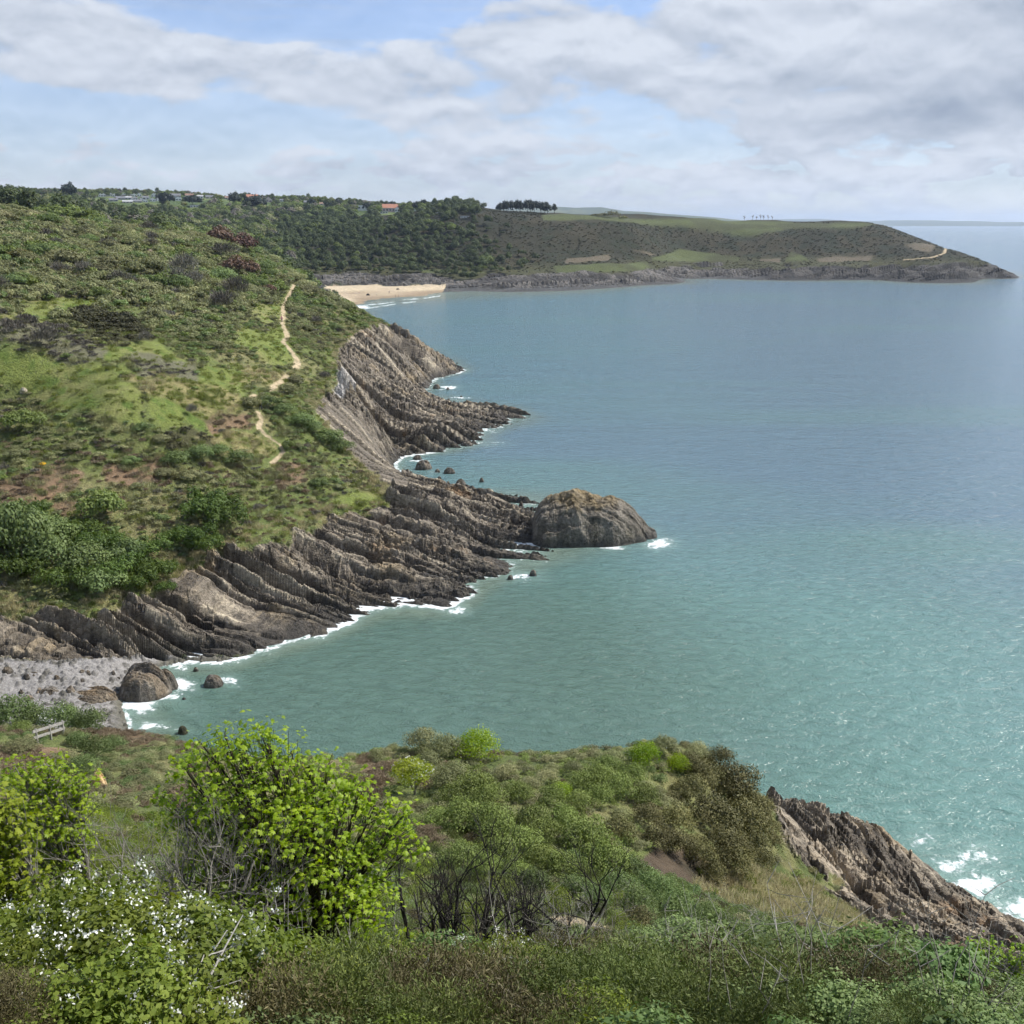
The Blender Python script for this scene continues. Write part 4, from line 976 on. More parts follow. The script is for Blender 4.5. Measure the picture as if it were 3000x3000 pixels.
# the rest of the countable bushes, spread over the slope
tries = 0; made = 0
hx, hy = area_points(9000, 90, 430, -33, 3, rv); hz_ = ground(hx, hy); vis = seen(hx, hy, hz_ + 1.0) & (hz_ > 9) & ~gmask('rock', hx, hy) & ~gmask('grass', hx, hy) & ~gmask('straw', hx, hy) & ~gmask('path', hx, hy) & ~gmask('cove', hx, hy)
for xy, pw in PATH_XY[:4]: vis &= seg_dist(hx, hy, xy) > 2.6
hx, hy, hz_ = hx[vis], hy[vis], hz_[vis]
hpy_ = project(hx, hy, hz_)[1]
for k in range(min(260, len(hx))):
    d = math.hypot(hx[k], hy[k]); f = float(fbm(hx[k:k + 1] / 25, hy[k:k + 1] / 25, 320, 2)[0]) + .5 * rv.normal()
    kd = 'bright' if f > .95 else 'green' if f > .4 else 'olive' if f > -.2 else 'gorse' if f > -.6 else 'brown' if f > -.85 else 'grey'
    V_ = BUSHV[kd]; o = V_[rv.integers(0, 2)].copy(); COL.objects.link(o); s = (.5 + .6 * rv.random()) * (1 + .25 * (d > 250)) * (1.75 if hpy_[k] < 920 else 1)
    o.location = (hx[k], hy[k], hz_[k] - .2); o.rotation_euler = (0, 0, rv.random() * 6.28); o.scale = (s * (.85 + .4 * rv.random()), s, s * (.75 + .3 * rv.random())); tag(o, *GL_[kd])
# ================================================================ houses on the skyline
def plain_mat(name, col, rough=.8, scale=.6, var=.12):
    m, nt, out = new_mat(name); geo = N(nt, 'ShaderNodeNewGeometry')
    f = noise_n(nt, geo.outputs['Position'], scale, 4); k = maprange(nt, f, .3, .7, 1 - var, 1 + var)
    sc = nt.nodes.new('ShaderNodeVectorMath'); sc.operation = 'SCALE'; sc.inputs[0].default_value = col; nt.links.new(k, sc.inputs[3])
    principled(nt, out, sc.outputs[0], rough, .3); return m
WM = {'white': plain_mat('white_render', (.78, .77, .74)), 'cream': plain_mat('cream_render', (.66, .60, .48)), 'pink': plain_mat('pale_pink_render', (.66, .53, .47)), 'brick': plain_mat('brick_wall', (.32, .19, .13)), 'grey': plain_mat('grey_render', (.40, .40, .39))}
RM = {'slate': plain_mat('slate_roof', (.15, .155, .165)), 'pale': plain_mat('pale_grey_roof', (.36, .365, .37)), 'orange': plain_mat('orange_tile_roof', (.36, .175, .115)), 'brown': plain_mat('brown_tile_roof', (.24, .155, .12)), 'dark': plain_mat('dark_roof', (.06, .06, .065))}
GLASS, nt, out = new_mat('window_glass'); principled(nt, out, (.03, .04, .05), .08, .6)
def prism_roof(w, d, h0, h1, over, gable_front):
    """closed gabled roof; ridge along y when the gable faces the camera, else along x"""
    if gable_front: a, b = w / 2 + over, d / 2 + over; v = [(-a, -b, h0), (a, -b, h0), (a, b, h0), (-a, b, h0), (0, -b, h1), (0, b, h1)]
    else: a, b = w / 2 + over, d / 2 + over; v = [(a, -b, h0), (a, b, h0), (-a, b, h0), (-a, -b, h0), (a, 0, h1), (-a, 0, h1)]
    return v, [(0, 3, 2, 1), (0, 1, 4, 4), (1, 2, 5, 4), (2, 3, 5, 5), (3, 0, 4, 5)]
def boxv(x0, y0, z0, x1, y1, z1):
    return [(x0,y0,z0),(x1,y0,z0),(x1,y1,z0),(x0,y1,z0),(x0,y0,z1),(x1,y0,z1),(x1,y1,z1),(x0,y1,z1)], [(0,3,2,1),(4,5,6,7),(0,1,5,4),(1,2,6,5),(2,3,7,6),(3,0,4,7)]
def poly_obj(name, v, f, mat, parent=None):
    me = bpy.data.meshes.new(name); me.from_pydata([tuple(map(float, q)) for q in v], [], [tuple(dict.fromkeys(q)) for q in f]); me.materials.append(mat)
    o = bpy.data.objects.new(name, me); COL.objects.link(o); o.parent = parent; return o
def house(px, py, wpx, hpx, wall, roof, gable, label, group=None, dist=None, rise=.8, wins=2, chimney=True, flat=False, cat='house', name='house', annex=False):
    h = place_px(px, py, 1500, 450, 2600)
    d = float(np.hypot(h[0], h[1])); w_ = PX2M(wpx, d); hw = PX2M(hpx, d) * (.62 if not flat else 1); dp = w_ * (1.1 if gable else .65)
    t = empty(name, (h[0], h[1] + dp / 2, h[2] - .3), -math.atan2(h[0], h[1])); tag(t, label, cat, group)
    v, f = boxv(-w_ / 2, -dp / 2, -3, w_ / 2, dp / 2, hw); wo_ = poly_obj('wall', v, f, WM[wall], t)
    if flat:
        v, f = boxv(-w_ / 2 - .3, -dp / 2 - .3, hw + .003, w_ / 2 + .3, dp / 2 + .3, hw + .35); poly_obj('roof', v, f, RM[roof], t)
    else:
        if gable:
            v = [(-w_ / 2, -dp / 2 - .004, hw), (w_ / 2, -dp / 2 - .004, hw), (0, -dp / 2 - .004, hw + w_ * .5 * rise - .25), (-w_ / 2, -dp / 2 + .3, hw), (w_ / 2, -dp / 2 + .3, hw), (0, -dp / 2 + .3, hw + w_ * .5 * rise - .25)]
            poly_obj('gable', v, [(0, 1, 2), (3, 5, 4), (0, 3, 4, 1), (1, 4, 5, 2), (2, 5, 3, 0)], WM[wall], t)
        v, f = prism_roof(w_, dp - (.35 if gable else 0), hw + .01, hw + (w_ if gable else dp) * .5 * rise, .12 if gable else .35, gable); rf = poly_obj('roof', v, f, RM[roof], t)
        if gable: rf.location.y = .25
        if chimney:
            v, f = boxv(-.5, -.5, 0, .5, .5, 2.2); c_ = poly_obj('chimney', v, f, WM['brick'], rf); c_.location = (w_ * .28 if not gable else 0, 0 if not gable else dp * .3, hw + (w_ if gable else dp) * .5 * rise - 1.0)
    for k in range(wins):
        xk = (k + .5) / wins * w_ - w_ / 2; ww, wh = min(w_ / wins * .28, 1.6), min(hw * .2, 1.0)
        v, f = boxv(-ww, -.06, -wh, ww, .05, wh); o = poly_obj('window', v, f, GLASS, t); o.location = (xk, -dp / 2, hw * .55)
    return t
for i, px in enumerate((292, 302, 312, 323, 334, 346, 358, 367, 373, 380)):
    house(px, 577 + .25 * (i % 3), 9.5, 9, 'white', 'slate', True, 'white gabled house in the row along the skyline', 'white gabled houses of the skyline row', rise=.95, wins=2, chimney=False)
HS = [(391, 575, 12, 9, 'white', 'slate', 1), (406, 574, 11, 10, 'white', 'slate', 1), (373, 582, 18, 8, 'grey', 'pale', 0), (395, 584, 12, 8, 'white', 'slate', 0), (410, 589, 13, 8, 'white', 'slate', 1), (425, 583, 18, 9, 'white', 'slate', 0), (444, 590, 14, 9, 'white', 'pale', 1),
      (459, 589, 13, 9, 'white', 'slate', 1), (350, 583, 24, 7, 'grey', 'slate', 0), (400, 594, 22, 6, 'grey', 'slate', 0), (424, 592, 12, 7, 'white', 'slate', 1), (385, 590, 12, 7, 'white', 'pale', 1), (330, 588, 22, 7, 'grey', 'slate', 0), (448, 575, 16, 8, 'white', 'brown', 1), (512, 578, 26, 10, 'grey', 'slate', 0), (520, 586, 16, 10, 'white', 'pale', 1), (553, 577, 22, 9, 'white', 'brown', 0), (585, 580, 16, 9, 'white', 'pale', 0), (612, 581, 20, 9, 'cream', 'slate', 0), (667, 582, 20, 7, 'cream', 'brown', 0)]
for px, py, w_, h_, wl, rf, gb in HS:
    house(px, py + 2, w_, h_, wl, rf, bool(gb), 'pale house with a slate roof in the village cluster on the skyline' if rf != 'brown' else 'pale house with a brown roof in the village on the skyline', 'village houses on the skyline' if rf != 'brown' else 'brown-roofed village houses', rise=.7, wins=2)
house(371, 597, 26, 7, 'cream', 'pale', False, 'long cream bungalow below the white village houses', rise=.45, wins=3, chimney=False)
house(571, 608, 30, 6, 'white', 'pale', False, 'long low white flat-roofed building among the trees below the village', flat=True, wins=4)
house(737, 583, 30, 10, 'brick', 'orange', False, 'orange-roofed brick house on the skyline above the domed conifer', rise=.7)
house(784, 593, 20, 11, 'pink', 'pale', True, 'pale pink gabled house on the skyline right of the orange-roofed one', rise=.8)
house(826, 592, 14, 8, 'white', 'slate', False, 'small white house in the skyline trees right of the pink gable', rise=.7)
house(120, 583, 14, 7, 'white', 'pale', True, 'lone small white house among trees at the far left skyline', rise=.6)
house(902, 600, 24, 9, 'cream', 'slate', False, 'cream house with a slate roof half hidden in skyline trees', rise=.6)
house(946, 604, 20, 9, 'cream', 'brown', False, 'small cream house right of the half hidden slate-roofed one', rise=.6)
house(1062, 618, 32, 15, 'white', 'dark', False, 'white flat-roofed house with large dark windows left of the red-roofed house', flat=True, wins=3)
house(1142, 622, 44, 19, 'pink', 'orange', False, 'large pale house with an orange tiled roof among dark trees', rise=.75, wins=5)
house(1163, 622, 13, 17, 'white', 'orange', True, 'white gabled wing beside the large orange-roofed house', rise=.8, chimney=False)
house(1124, 626, 22, 6, 'white', 'pale', False, 'low white terrace building in front of the large orange-roofed house', flat=True, wins=3)
house(1215, 618, 16, 9, 'white', 'slate', True, 'small white gabled house right of the orange-roofed one', rise=.7)
house(1281, 624, 11, 7, 'white', 'dark', True, 'tiny white house end at the edge of the dark skyline trees', rise=.7, chimney=False)
house(1361, 638, 24, 5, 'white', 'pale', False, 'low white clubhouse building beside the golf fairway', flat=True, wins=3)
house(78, 735, 36, 9, 'white', 'dark', False, 'dark-roofed hut half sunk in the scrub at the left edge', rise=.3, wins=1, chimney=False, cat='hut', name='hut') if False else None

# ================================================================ sea rocks, the islet, boulders
def rock_mat_obj(): return M_ROCK
def rock_blob(name, w_, d_, h_, seed, peak=(0, 0), sharp=1.0, steps=44, tint=(1, 1, 1), moss=0.0, wetline=1.2, link=True, phi=R(-3)):
    """a rock on its own base: closed dome heightfield broken by bedding"""
    r = np.random.default_rng(seed); th = np.linspace(0, 2 * math.pi, steps * 2, endpoint=False); q = np.linspace(0, 1, steps)
    T, Q = np.meshgrid(th, q); rim = 1 + .22 * fbm(np.cos(T) * 1.6 + seed, np.sin(T) * 1.6, seed, 3)
    X = Q * rim * np.cos(T) * w_ / 2 + peak[0] * (1 - Q); Y = Q * rim * np.sin(T) * d_ / 2 + peak[1] * (1 - Q)
    Z = h_ * (1 - Q ** (1.4 + sharp)) ** .9
    k = min(1, h_ / 4.0); s = 1 / max(.15, min(1.0, h_ / 5))
    s = max(.10, min(1.0, h_ / 6.5)); hs, c1_, c2_, e_ = strata(X / s + seed * 7.3, Y / s + seed * 3.1, phi, 500 + seed)
    Z = Z + hs * .62 * s * smooth(1.02, .75, Q) * (1 - .2 * Q) ; Z = Z - (Q > .97) * 1.2 - Q ** 6 * .8
    col = lerp(np.broadcast_to(V(.100, .087, .070), X.shape + (3,)), V(.20, .178, .145), smooth(.2, .85, .5 * c1_ + .5 * c2_))
    col = lerp(col, V(.20, .15, .095), smooth(.1, .8, fbm(X / (w_ * .2), Y / (w_ * .2), seed + 3, 3) + .5 * smooth(.4, .9, Z / h_)) * .6)
    if moss: col = lerp(col, V(.115, .095, .045), smooth(.72, .95, Z / h_ + .12 * fbm(X, Y, seed + 4, 2)) * moss)
    col = lerp(col, V(.055, .052, .045), smooth(wetline, wetline * .35, Z + .25 * wetline * fbm(X * 2, Y * 2, seed + 5, 2)) * .85) * np.array(tint)
    n2 = steps * 2; idx = np.arange(steps * n2).reshape(steps, n2); nx = np.roll(idx, -1, 1)
    F = np.stack([idx[:-1], nx[:-1], nx[1:], idx[1:]], -1).reshape(-1, 4)[:, ::-1]
    v = np.stack([X, Y, Z], -1).reshape(-1, 3)
    return mesh_np(name, v, F, M_ROCK, None, {'albedo': np.concatenate([col.reshape(-1, 3), np.ones((len(v), 1))], 1)}, smoothed=False, link=link)
def rock_at(px, py, wpx, hpx, seed, label, name='sea_rock', cat='rock', group=None, z=0.0, dk=.8, **kw):
    p = at_z(px, py, z); d = float(np.hypot(p[0], p[1])); w_ = PX2M(wpx, d); h_ = PX2M(hpx, d) * 1.05
    o = rock_blob(name, w_, w_ * dk, h_, seed, **kw); o.location = (p[0], p[1] + w_ * dk * .25, z - .12 * h_); o.rotation_euler = (0, 0, 0)
    return tag(o, label, cat, group)
# the islet: a long whale-backed stack, steep on its landward side, running down to a point at sea
p0 = at_z(1560, 1585); p1 = at_z(1918, 1592); pc = (p0 + p1) / 2
def islet():
    nx, ny = 190, 110; L = float(p1[0] - p0[0]) * 1.13; u_ = np.linspace(-.5, .5, nx); v_ = np.linspace(-.5, .5, ny); U, W = np.meshgrid(u_, v_)
    prof = np.interp(U, [-.5, -.47, -.41, -.32, -.16, -.02, .10, .22, .34, .45, .5], [0, .30, .56, .78, .96, 1.0, .86, .64, .42, .2, 0])
    wid = np.interp(U, [-.5, -.4, -.2, .1, .35, .5], [.55, .9, 1.0, .9, .5, .06])
    ww = np.clip(1 - np.abs(W * 2 / np.maximum(wid, .03)) ** 2.3, -1, 1); ww = np.where(ww < 0, ww * .6, ww ** .6)
    X = U * L; Y = W * 13.0; H = 7.4
    hs, c1_, c2_, e_ = strata(X + 3, Y + 140, R(-8), 700)
    Z = H * np.where(ww > 0, prof * ww, ww * .35) ; edge = smooth(.5, .44, np.abs(U)) * smooth(.5, .42, np.abs(W))
    Z = (Z + .5 * hs * smooth(-.2, .25, ww) + 2.0 * fbm(X / 5, Y / 5, 702, 4) * smooth(0, .5, ww)) * edge - 1.6 * (1 - edge)
    col = lerp(np.broadcast_to(V(.085, .075, .058), X.shape + (3,)), V(.175, .155, .122), smooth(.2, .85, .5 * c1_ + .5 * c2_))
    top = smooth(.70, .95, Z / H + .10 * fbm(X / 1.5, Y / 1.5, 703, 3)); col = lerp(col, V(.20, .15, .075), top * .85)
    col = lerp(col, V(.20, .172, .12), smooth(.1, .6, fbm(X / 3, Y / 3, 705, 3)) * .5)
    col = lerp(col, V(.055, .052, .045), smooth(1.7, .5, Z + .6 * fbm(X, Y, 704, 2)) * .85)
    idx = np.arange(nx * ny).reshape(ny, nx); F = np.stack([idx[:-1, :-1], idx[:-1, 1:], idx[1:, 1:], idx[1:, :-1]], -1).reshape(-1, 4)
    o = mesh_np('islet', np.stack([X, Y, Z], -1).reshape(-1, 3), F, M_ROCK, None, {'albedo': np.concatenate([col.reshape(-1, 3), np.ones((nx * ny, 1))], 1)}, smoothed=False)
    o.location = (pc[0] + .5, pc[1] + 3.2, 0); o.rotation_euler = (0, 0, R(2)); return tag(o, 'big whale-backed rock islet off the end of the rocky ledge', 'rock')
islet()
rock_at(1760, 1600, 62, 40, 1, 'small rock block at the foot of the big islet'); rock_at(1527, 1490, 22, 26, 2, 'dark pointed rock in the gap beside the big islet', sharp=.4)
SEA_ROCKS = [(1223, 1347, 36, 14, 'low dark rock at the back of the group between the ledges'), (1240, 1376, 62, 28, 'longest jagged rock of the group in the inlet'), (1281, 1384, 22, 12, 'small rock wedged in the middle of the inlet group'), (1316, 1388, 42, 18, 'flat dark rock at the seaward end of the inlet group'),
 (1287, 1404, 16, 8, 'small low rock just below the inlet group'), (1349, 1427, 44, 24, 'dark pyramid-shaped rock standing alone in the inlet'), (1411, 1413, 18, 15, 'small dark spike of rock seaward of the pyramid rock'), (1267, 1431, 10, 8, 'tiny dark rock close to the ledge below the inlet group'), (1430, 1456, 20, 10, 'low rock just off the outer ledge, left of the islet'),
 (1215, 1108, 26, 12, 'low rock in the surf below the first point'), (1279, 1139, 26, 13, 'dark rock in white water between the two points'), (1312, 1142, 13, 7, 'little rock right of the one in white water between the points'), (1351, 1164, 9, 6, 'tiny rock awash in its own patch of foam'), (1322, 1064, 22, 9, 'flat rock off the tip of the first point'), (1339, 1066, 7, 5, 'tiny rock at the very end of the first point'), (1259, 1035, 6, 4, 'tiny isolated dark rock beyond the first point'),
 (1470, 1206, 28, 14, 'rock off the tip of the second point'), (1502, 1222, 16, 8, 'outermost little rock off the second point'), (1368, 1307, 42, 14, 'flat rock at the near side of the second point'),
 (1562, 1688, 30, 22, 'dark leaning rock in the foam below the long ledge'), (1495, 1699, 24, 16, 'smaller rock in the foam left of the leaning one'),
 (622, 2013, 72, 36, 'brown barnacled rock awash off the pebble cove'), (538, 2050, 16, 8, 'small dark rock in the surf of the cove'), (573, 1968, 22, 14, 'pale brown rock at the foot of the ledge near the cove')]
for i, (px, py, w_, h_, lb) in enumerate(SEA_ROCKS): rock_at(px, py, w_, h_, 10 + i, lb, sharp=.5 if h_ > .5 * w_ else .9, dk=.7, steps=40 if w_ > 30 else 22, wetline=.45 if w_ < 25 else .7)
rock_at(414, 2040, 165, 84, 60, 'large rounded grey boulder at the edge of the pebble cove', 'boulder', 'boulder', z=.2, dk=.8, sharp=1.6, steps=60, wetline=.5)
rock_at(478, 2022, 90, 68, 61, 'darker boulder against the seaward side of the large rounded one', 'boulder', 'boulder', z=0, dk=.8, tint=(.62, .62, .62), wetline=.6)
rock_at(204, 1985, 38, 30, 62, 'pale angular boulder on the pebble beach', 'boulder', 'boulder', z=1.0, tint=(2.2, 2.0, 1.75), wetline=.05, steps=26)
rock_at(100, 1996, 60, 30, 63, 'dark boulder half buried in the pale pebbles', 'boulder', 'boulder', z=1.4, tint=(.55, .55, .55), wetline=.05, steps=26)
rock_at(260, 2066, 170, 34, 64, 'low flat brown rock shelf at the water side of the pebbles', 'boulder', 'boulder', z=.3, tint=(.95, .88, .78), wetline=.2)
rock_at(140, 2046, 90, 26, 65, 'low grey rock shelf among the pebbles', 'boulder', 'boulder', z=1.0, wetline=.1)
rock_at(533, 2146, 36, 20, 66, 'small moss-topped rock rising just above the slope edge', 'boulder', 'boulder', z=.2, moss=1, tint=(.7, .75, .5))
rock_at(1078, 864, 12, 4, 67, 'low dark boulder lying alone on the sandy beach', 'boulder', 'boulder', z=.9, tint=(.3, .3, .3), wetline=.05, steps=16)
rock_at(1165, 849, 12, 4, 68, 'dark boulder at the cliff foot on the sandy beach', 'boulder', 'boulder', z=1.0, tint=(.3, .3, .3), wetline=.05, steps=16)
for i in range(16):
    r_k = np.random.default_rng(900 + i); px_ = 20 + 330 * r_k.random(); py_ = 1965 + 95 * r_k.random(); w_k = 12 + 30 * r_k.random() ** 2
    hq = hit([px_], [py_], 86, 125)[0]
    if np.isnan(hq[0]): continue
    wm = PX2M(w_k, float(np.hypot(hq[0], hq[1]))); o = rock_blob('boulder', wm, wm * .8, wm * .5, 900 + i, sharp=.9, steps=18, wetline=.05, tint=(1.1, 1.05, 1.0) if i % 3 else (.6, .6, .6)); o.location = (hq[0], hq[1], hq[2] - .12 * wm); o.rotation_euler = (0, 0, r_k.random() * 6.28)
    tag(o, 'small boulder lying among the grey pebbles of the cove' if i % 3 else 'small dark boulder lying among the grey pebbles of the cove', 'boulder', 'small boulders in the pebble cove' if i % 3 else 'small dark boulders in the pebble cove')
def outcrop(px, py, wpx, hpx, seed, label, rmin=20, rmax=500, tint=(2.4, 2.2, 1.9), name='rock_outcrop'):
    h = hit([px], [py], rmin, rmax)[0]; d = float(np.hypot(h[0], h[1])); w_ = PX2M(wpx, d)
    o = rock_blob(name, w_, w_ * .6, PX2M(hpx, d), seed, tint=tint, wetline=.01, steps=26, sharp=.6); o.location = (h[0], h[1], h[2] - .1); return tag(o, label, 'rock')
outcrop(292, 2318, 62, 78, 70, 'cream-coloured jagged rock sticking up beside the young trees', tint=(3.6, 2.9, 1.9), rmin=25, rmax=70)
outcrop(209, 724, 22, 14, 71, 'pale limestone outcrop on the upper hillside, upper of the two'); outcrop(224, 742, 24, 16, 72, 'pale limestone outcrop just below the upper one on the hillside')
outcrop(440, 746, 26, 16, 73, 'pale limestone outcrop farther along the upper hillside'); outcrop(70, 1148, 26, 14, 74, 'whitish rocks in the meadow at the left edge', tint=(3.5, 3.5, 3.3))

# ================================================================ people on the sand and the path
def person_mesh(seed, stride=.12, arm=.1):
    J = [(0, 0, .92), (0, 0, 1.15), (0, 0, 1.38), (0, .01, 1.50), (0, .02, 1.62), (0, .02, 1.72), (.10, 0, .86), (.11, stride, .47), (.11, stride * 1.2 - .04, .07), (.11, stride * 1.2 + .12, .03), (-.10, 0, .86), (-.11, -stride, .47), (-.11, -stride * 1.6, .07), (-.11, -stride * 1.6 + .14, .03),
         (.19, 0, 1.38), (.25, -arm, 1.10), (.26, -arm + .10, .84), (-.19, 0, 1.38), (-.25, arm, 1.10), (-.26, arm + .10, .84)]
    E = [(0, 1), (1, 2), (2, 3), (3, 4), (4, 5), (0, 6), (6, 7), (7, 8), (8, 9), (0, 10), (10, 11), (11, 12), (12, 13), (2, 14), (14, 15), (15, 16), (2, 17), (17, 18), (18, 19)]
    rad = [.14, .13, .15, .055, .095, .08, .095, .065, .045, .04, .095, .065, .045, .04, .06, .042, .035, .06, .042, .035]
    me = bpy.data.meshes.new('person'); me.from_pydata(J, E, []); o = bpy.data.objects.new('person', me); COL.objects.link(o)
    md = o.modifiers.new('skin', 'SKIN'); sk = me.skin_vertices[0].data
    for i, q in enumerate(rad): sk[i].radius = (q, q)
    sk[0].use_root = True; o.modifiers.new('sub', 'SUBSURF').levels = 1
    dg = bpy.context.evaluated_depsgraph_get(); m2_ = bpy.data.meshes.new_from_object(o.evaluated_get(dg)); bpy.data.objects.remove(o); return m2_
SKIN = plain_mat('skin', (.48, .30, .21)); CL = {k: plain_mat('cloth_' + k, c) for k, c in (('blue', (.05, .09, .2)), ('red', (.4, .06, .05)), ('dark', (.03, .03, .035)), ('white', (.7, .7, .68)), ('pink', (.6, .28, .28)), ('trousers', (.06, .065, .09)))}
_pm = person_mesh(1)
def person(px, py, top, label, rz, zfix=None, rmin=300, rmax=1000):
    h = hit([px], [py], rmin, rmax)[0] if zfix is None else at_z(px, py, zfix)
    me = _pm.copy(); me.materials.clear()
    for q in (CL['trousers'], CL[top], SKIN, CL['dark']): me.materials.append(q)
    for p in me.polygons:
        z = p.center[2]; p.material_index = 0 if z < .95 else 1 if z < 1.47 and abs(p.center[0]) < .3 and z > .9 else 2 if z < 1.66 else 3
    o = bpy.data.objects.new('person', me); COL.objects.link(o); o.location = h; o.rotation_euler = (0, 0, rz); return tag(o, label, 'person')
person(964, 851, 'dark', 'person in dark clothes standing on the upper sand by the cliff', .4, 1.3); person(1052, 861, 'red', 'person in a red top walking on the dry sand', 1.5, .9); person(1104, 866, 'white', 'person in a white top on the sand near the waterline', 2, .6)
person(1140, 860, 'blue', 'person in a blue top on the middle of the beach', 0, .8); person(1159, 872, 'dark', 'person in dark clothes at the water edge, nearer of two', 1, .3); person(1168, 871, 'pink', 'person in a pink top at the water edge beside another', 2.5, .3)
person(826, 945, 'pink', 'walker in a pink top on the upper footpath', .3, rmin=150, rmax=470); person(764, 1203, 'dark', 'walker in dark clothes at the top of the lower footpath', 2.9, rmin=120, rmax=400)

# ================================================================ the near slope: mound, spur and the plants in front
rn_ = np.random.default_rng(77)
def near_bush_mesh(name, mt, w_, h_, n, leaf, elong, seed, lob=7, jit=.7, shell=.4, lumps=.22, link=False, spiky=False):
    r = np.random.default_rng(seed); lb = round_lobes(r, w_, h_, lob, 0, .72, .55)
    if not spiky: return mobj(name, crown(lb, n, leaf, r, elong, shell, jit, lumps), LM[mt], link=link)
    P, Nn, k, s = lobed_points(lb, n, r, shell, lumps); up = unit(Nn + np.array([0, 0, .5]) + .75 * r.normal(size=P.shape))
    v, f = leaf_quads(P, unit(np.cross(up, rdir(n, r))), leaf, elong, r, up)
    return mobj(name, (v, f, np.repeat(np.clip(.45 * r.random(lob)[k] + .55 * r.random(n), 0, 1), 4)), LM[mt], link=link)
MV = {}
for kd, mt, spk in (('sage', 'sage', 0), ('gorsebrown', 'gorse_brown', 0), ('green', 'bramble', 0), ('gorse', 'gorse', 0), ('bright', 'sycamore', 0), ('olive', 'scrubmix', 0), ('dead', 'dead', 1)):
    MV[kd] = [near_bush_mesh('gorse_bush' if 'gorse' in kd or kd == 'sage' else 'bush', mt, 2.0, 1.5, 3600, .036 if spk else .050, 2.4 if spk else .8, 400 + i * 9 + len(kd), lob=11, spiky=bool(spk), shell=.35, lumps=.30, jit=.85) for i in range(2 if kd != 'sage' else 3)]
NLAB = {'sage': ('sage green gorse bush on the mound above the sea', 'gorse bush', 'sage green gorse bushes on the mound'), 'gorsebrown': ('brown-tipped gorse bush on the steep end of the mound', 'gorse bush', 'brown gorse bushes on the mound'), 'green': ('dark green leafy bush on the near slope', 'bush', 'dark green bushes on the near slope'),
        'gorse': ('dark olive gorse bush on the near slope', 'gorse bush', 'olive gorse bushes on the near slope'), 'olive': ('olive leafy bush on the mound', 'bush', 'olive bushes on the mound'), 'bright': ('', 'bush', None), 'dead': ('clump of dry brown bracken on the mound', 'bracken', 'dry bracken clumps on the mound')}
def mound_bush(kd, px, py, wpx, hk=.88, label=None, dist=None, name=None, group=None):
    """py: middle of the bush as the photo shows it"""
    hpx_ = wpx * hk
    h = hit([px], [py + hpx_ * .38], 18, 78)[0]
    if np.isnan(h[0]): h = hit([px], [py + hpx_ * .8], 18, 78)[0]
    if dist: q_ = at_d(px, py, dist); h = np.array([q_[0], q_[1], float(ground(q_[0], q_[1]))])
    if np.isnan(h[0]): print('no ground', kd, px, py); return
    d = float(np.hypot(h[0], h[1])); w_ = PX2M(wpx, d); src = MV[kd][rn_.integers(0, len(MV[kd]))]; o = src.copy(); COL.objects.link(o); s = w_ / 2.0
    o.location = (h[0], h[1], h[2] - .12 * s); o.rotation_euler = (0, 0, rn_.random() * 6.28); o.scale = (s, s, s * hk / .68)
    L = NLAB[kd]; tag(o, label or L[0], L[1], group if label else L[2])
    if name: o.name = name
    return o
for px, py, w_ in [(1425,2332,110),(1441,2398,140),(1561,2398,120),(1516,2320,95),(1752,2278,120),(1814,2307,105),(1690,2348,100),(1752,2332,95),(1888,2332,100),(1706,2456,175),(1773,2514,150),(1648,2535,130),(1524,2472,135),(1462,2493,125),(1404,2307,145),(1363,2390,145),(1445,2420,125),(1342,2514,125),(1425,2540,120),(1600,2440,110),(1650,2390,100),(1580,2520,120),(1500,2560,120),(1620,2330,90),(1700,2290,90),(1850,2270,90),(1780,2240,80),(1330,2330,100),(1290,2400,110)]: mound_bush('sage', px, py, w_)
for px, py, w_ in [(1855,2547,125),(1814,2597,140),(1918,2600,145),(1980,2650,140),(2062,2685,125),(1565,2590,120),(1752,2638,110),(1690,2600,110),(1870,2640,120),(2120,2710,100)]: mound_bush('green', px, py, w_)
for px, py, w_ in [(2104,2225,110),(2145,2290,155),(2021,2310,115),(2083,2385,170),(2166,2400,160),(1980,2405,125),(1897,2398,105),(2125,2480,140),(2200,2470,135),(2240,2440,120),(2060,2270,110),(2215,2380,120),(2020,2240,90),(2180,2330,110),(2160,2530,110),(2230,2520,100)]: mound_bush('gorsebrown', px, py, w_, .85)
for px, py, w_ in [(1985,2475,115),(2050,2505,110),(1925,2455,100),(2090,2560,90)]: mound_bush('gorsebrown', px, py, w_, .9)
mound_bush('gorsebrown', 1876, 2685, 105, .8, 'brown gorse bush at the foot of the diagonal row of green bushes'); mound_bush('gorsebrown', 1814, 2425, 110, .8)
for px, py, w_ in [(1238,2170,110),(1313,2150,115),(1321,2270,125),(1102,2210,50),(1946,2185,90),(1793,2225,85),(1600,2275,70),(1680,2250,70),(1480,2260,80),(1550,2300,80),(1150,2190,40),(1260,2230,90),(2040,2200,80)]: mound_bush('olive', px, py, w_, .8)
mound_bush('bright', 1400, 2185, 140, .75, 'bright lime green bush on the crest of the mound against the sea'); mound_bush('bright', 1888, 2215, 100, .9, 'fresh green bush on the crest of the mound beside the brown gorse'); mound_bush('bright', 1648, 2318, 75, .7, 'yellow-green bush among the sage green gorse on the mound'); mound_bush('bright', 1985, 2240, 70, .9, 'smaller fresh green bush on the crest, right of the other')
for px, py, w_ in [(1100,2290,90),(1130,2250,80),(1250,2440,80),(1290,2470,70),(1080,2330,80),(1200,2470,80)]: mound_bush('dead', px, py, w_, .6)
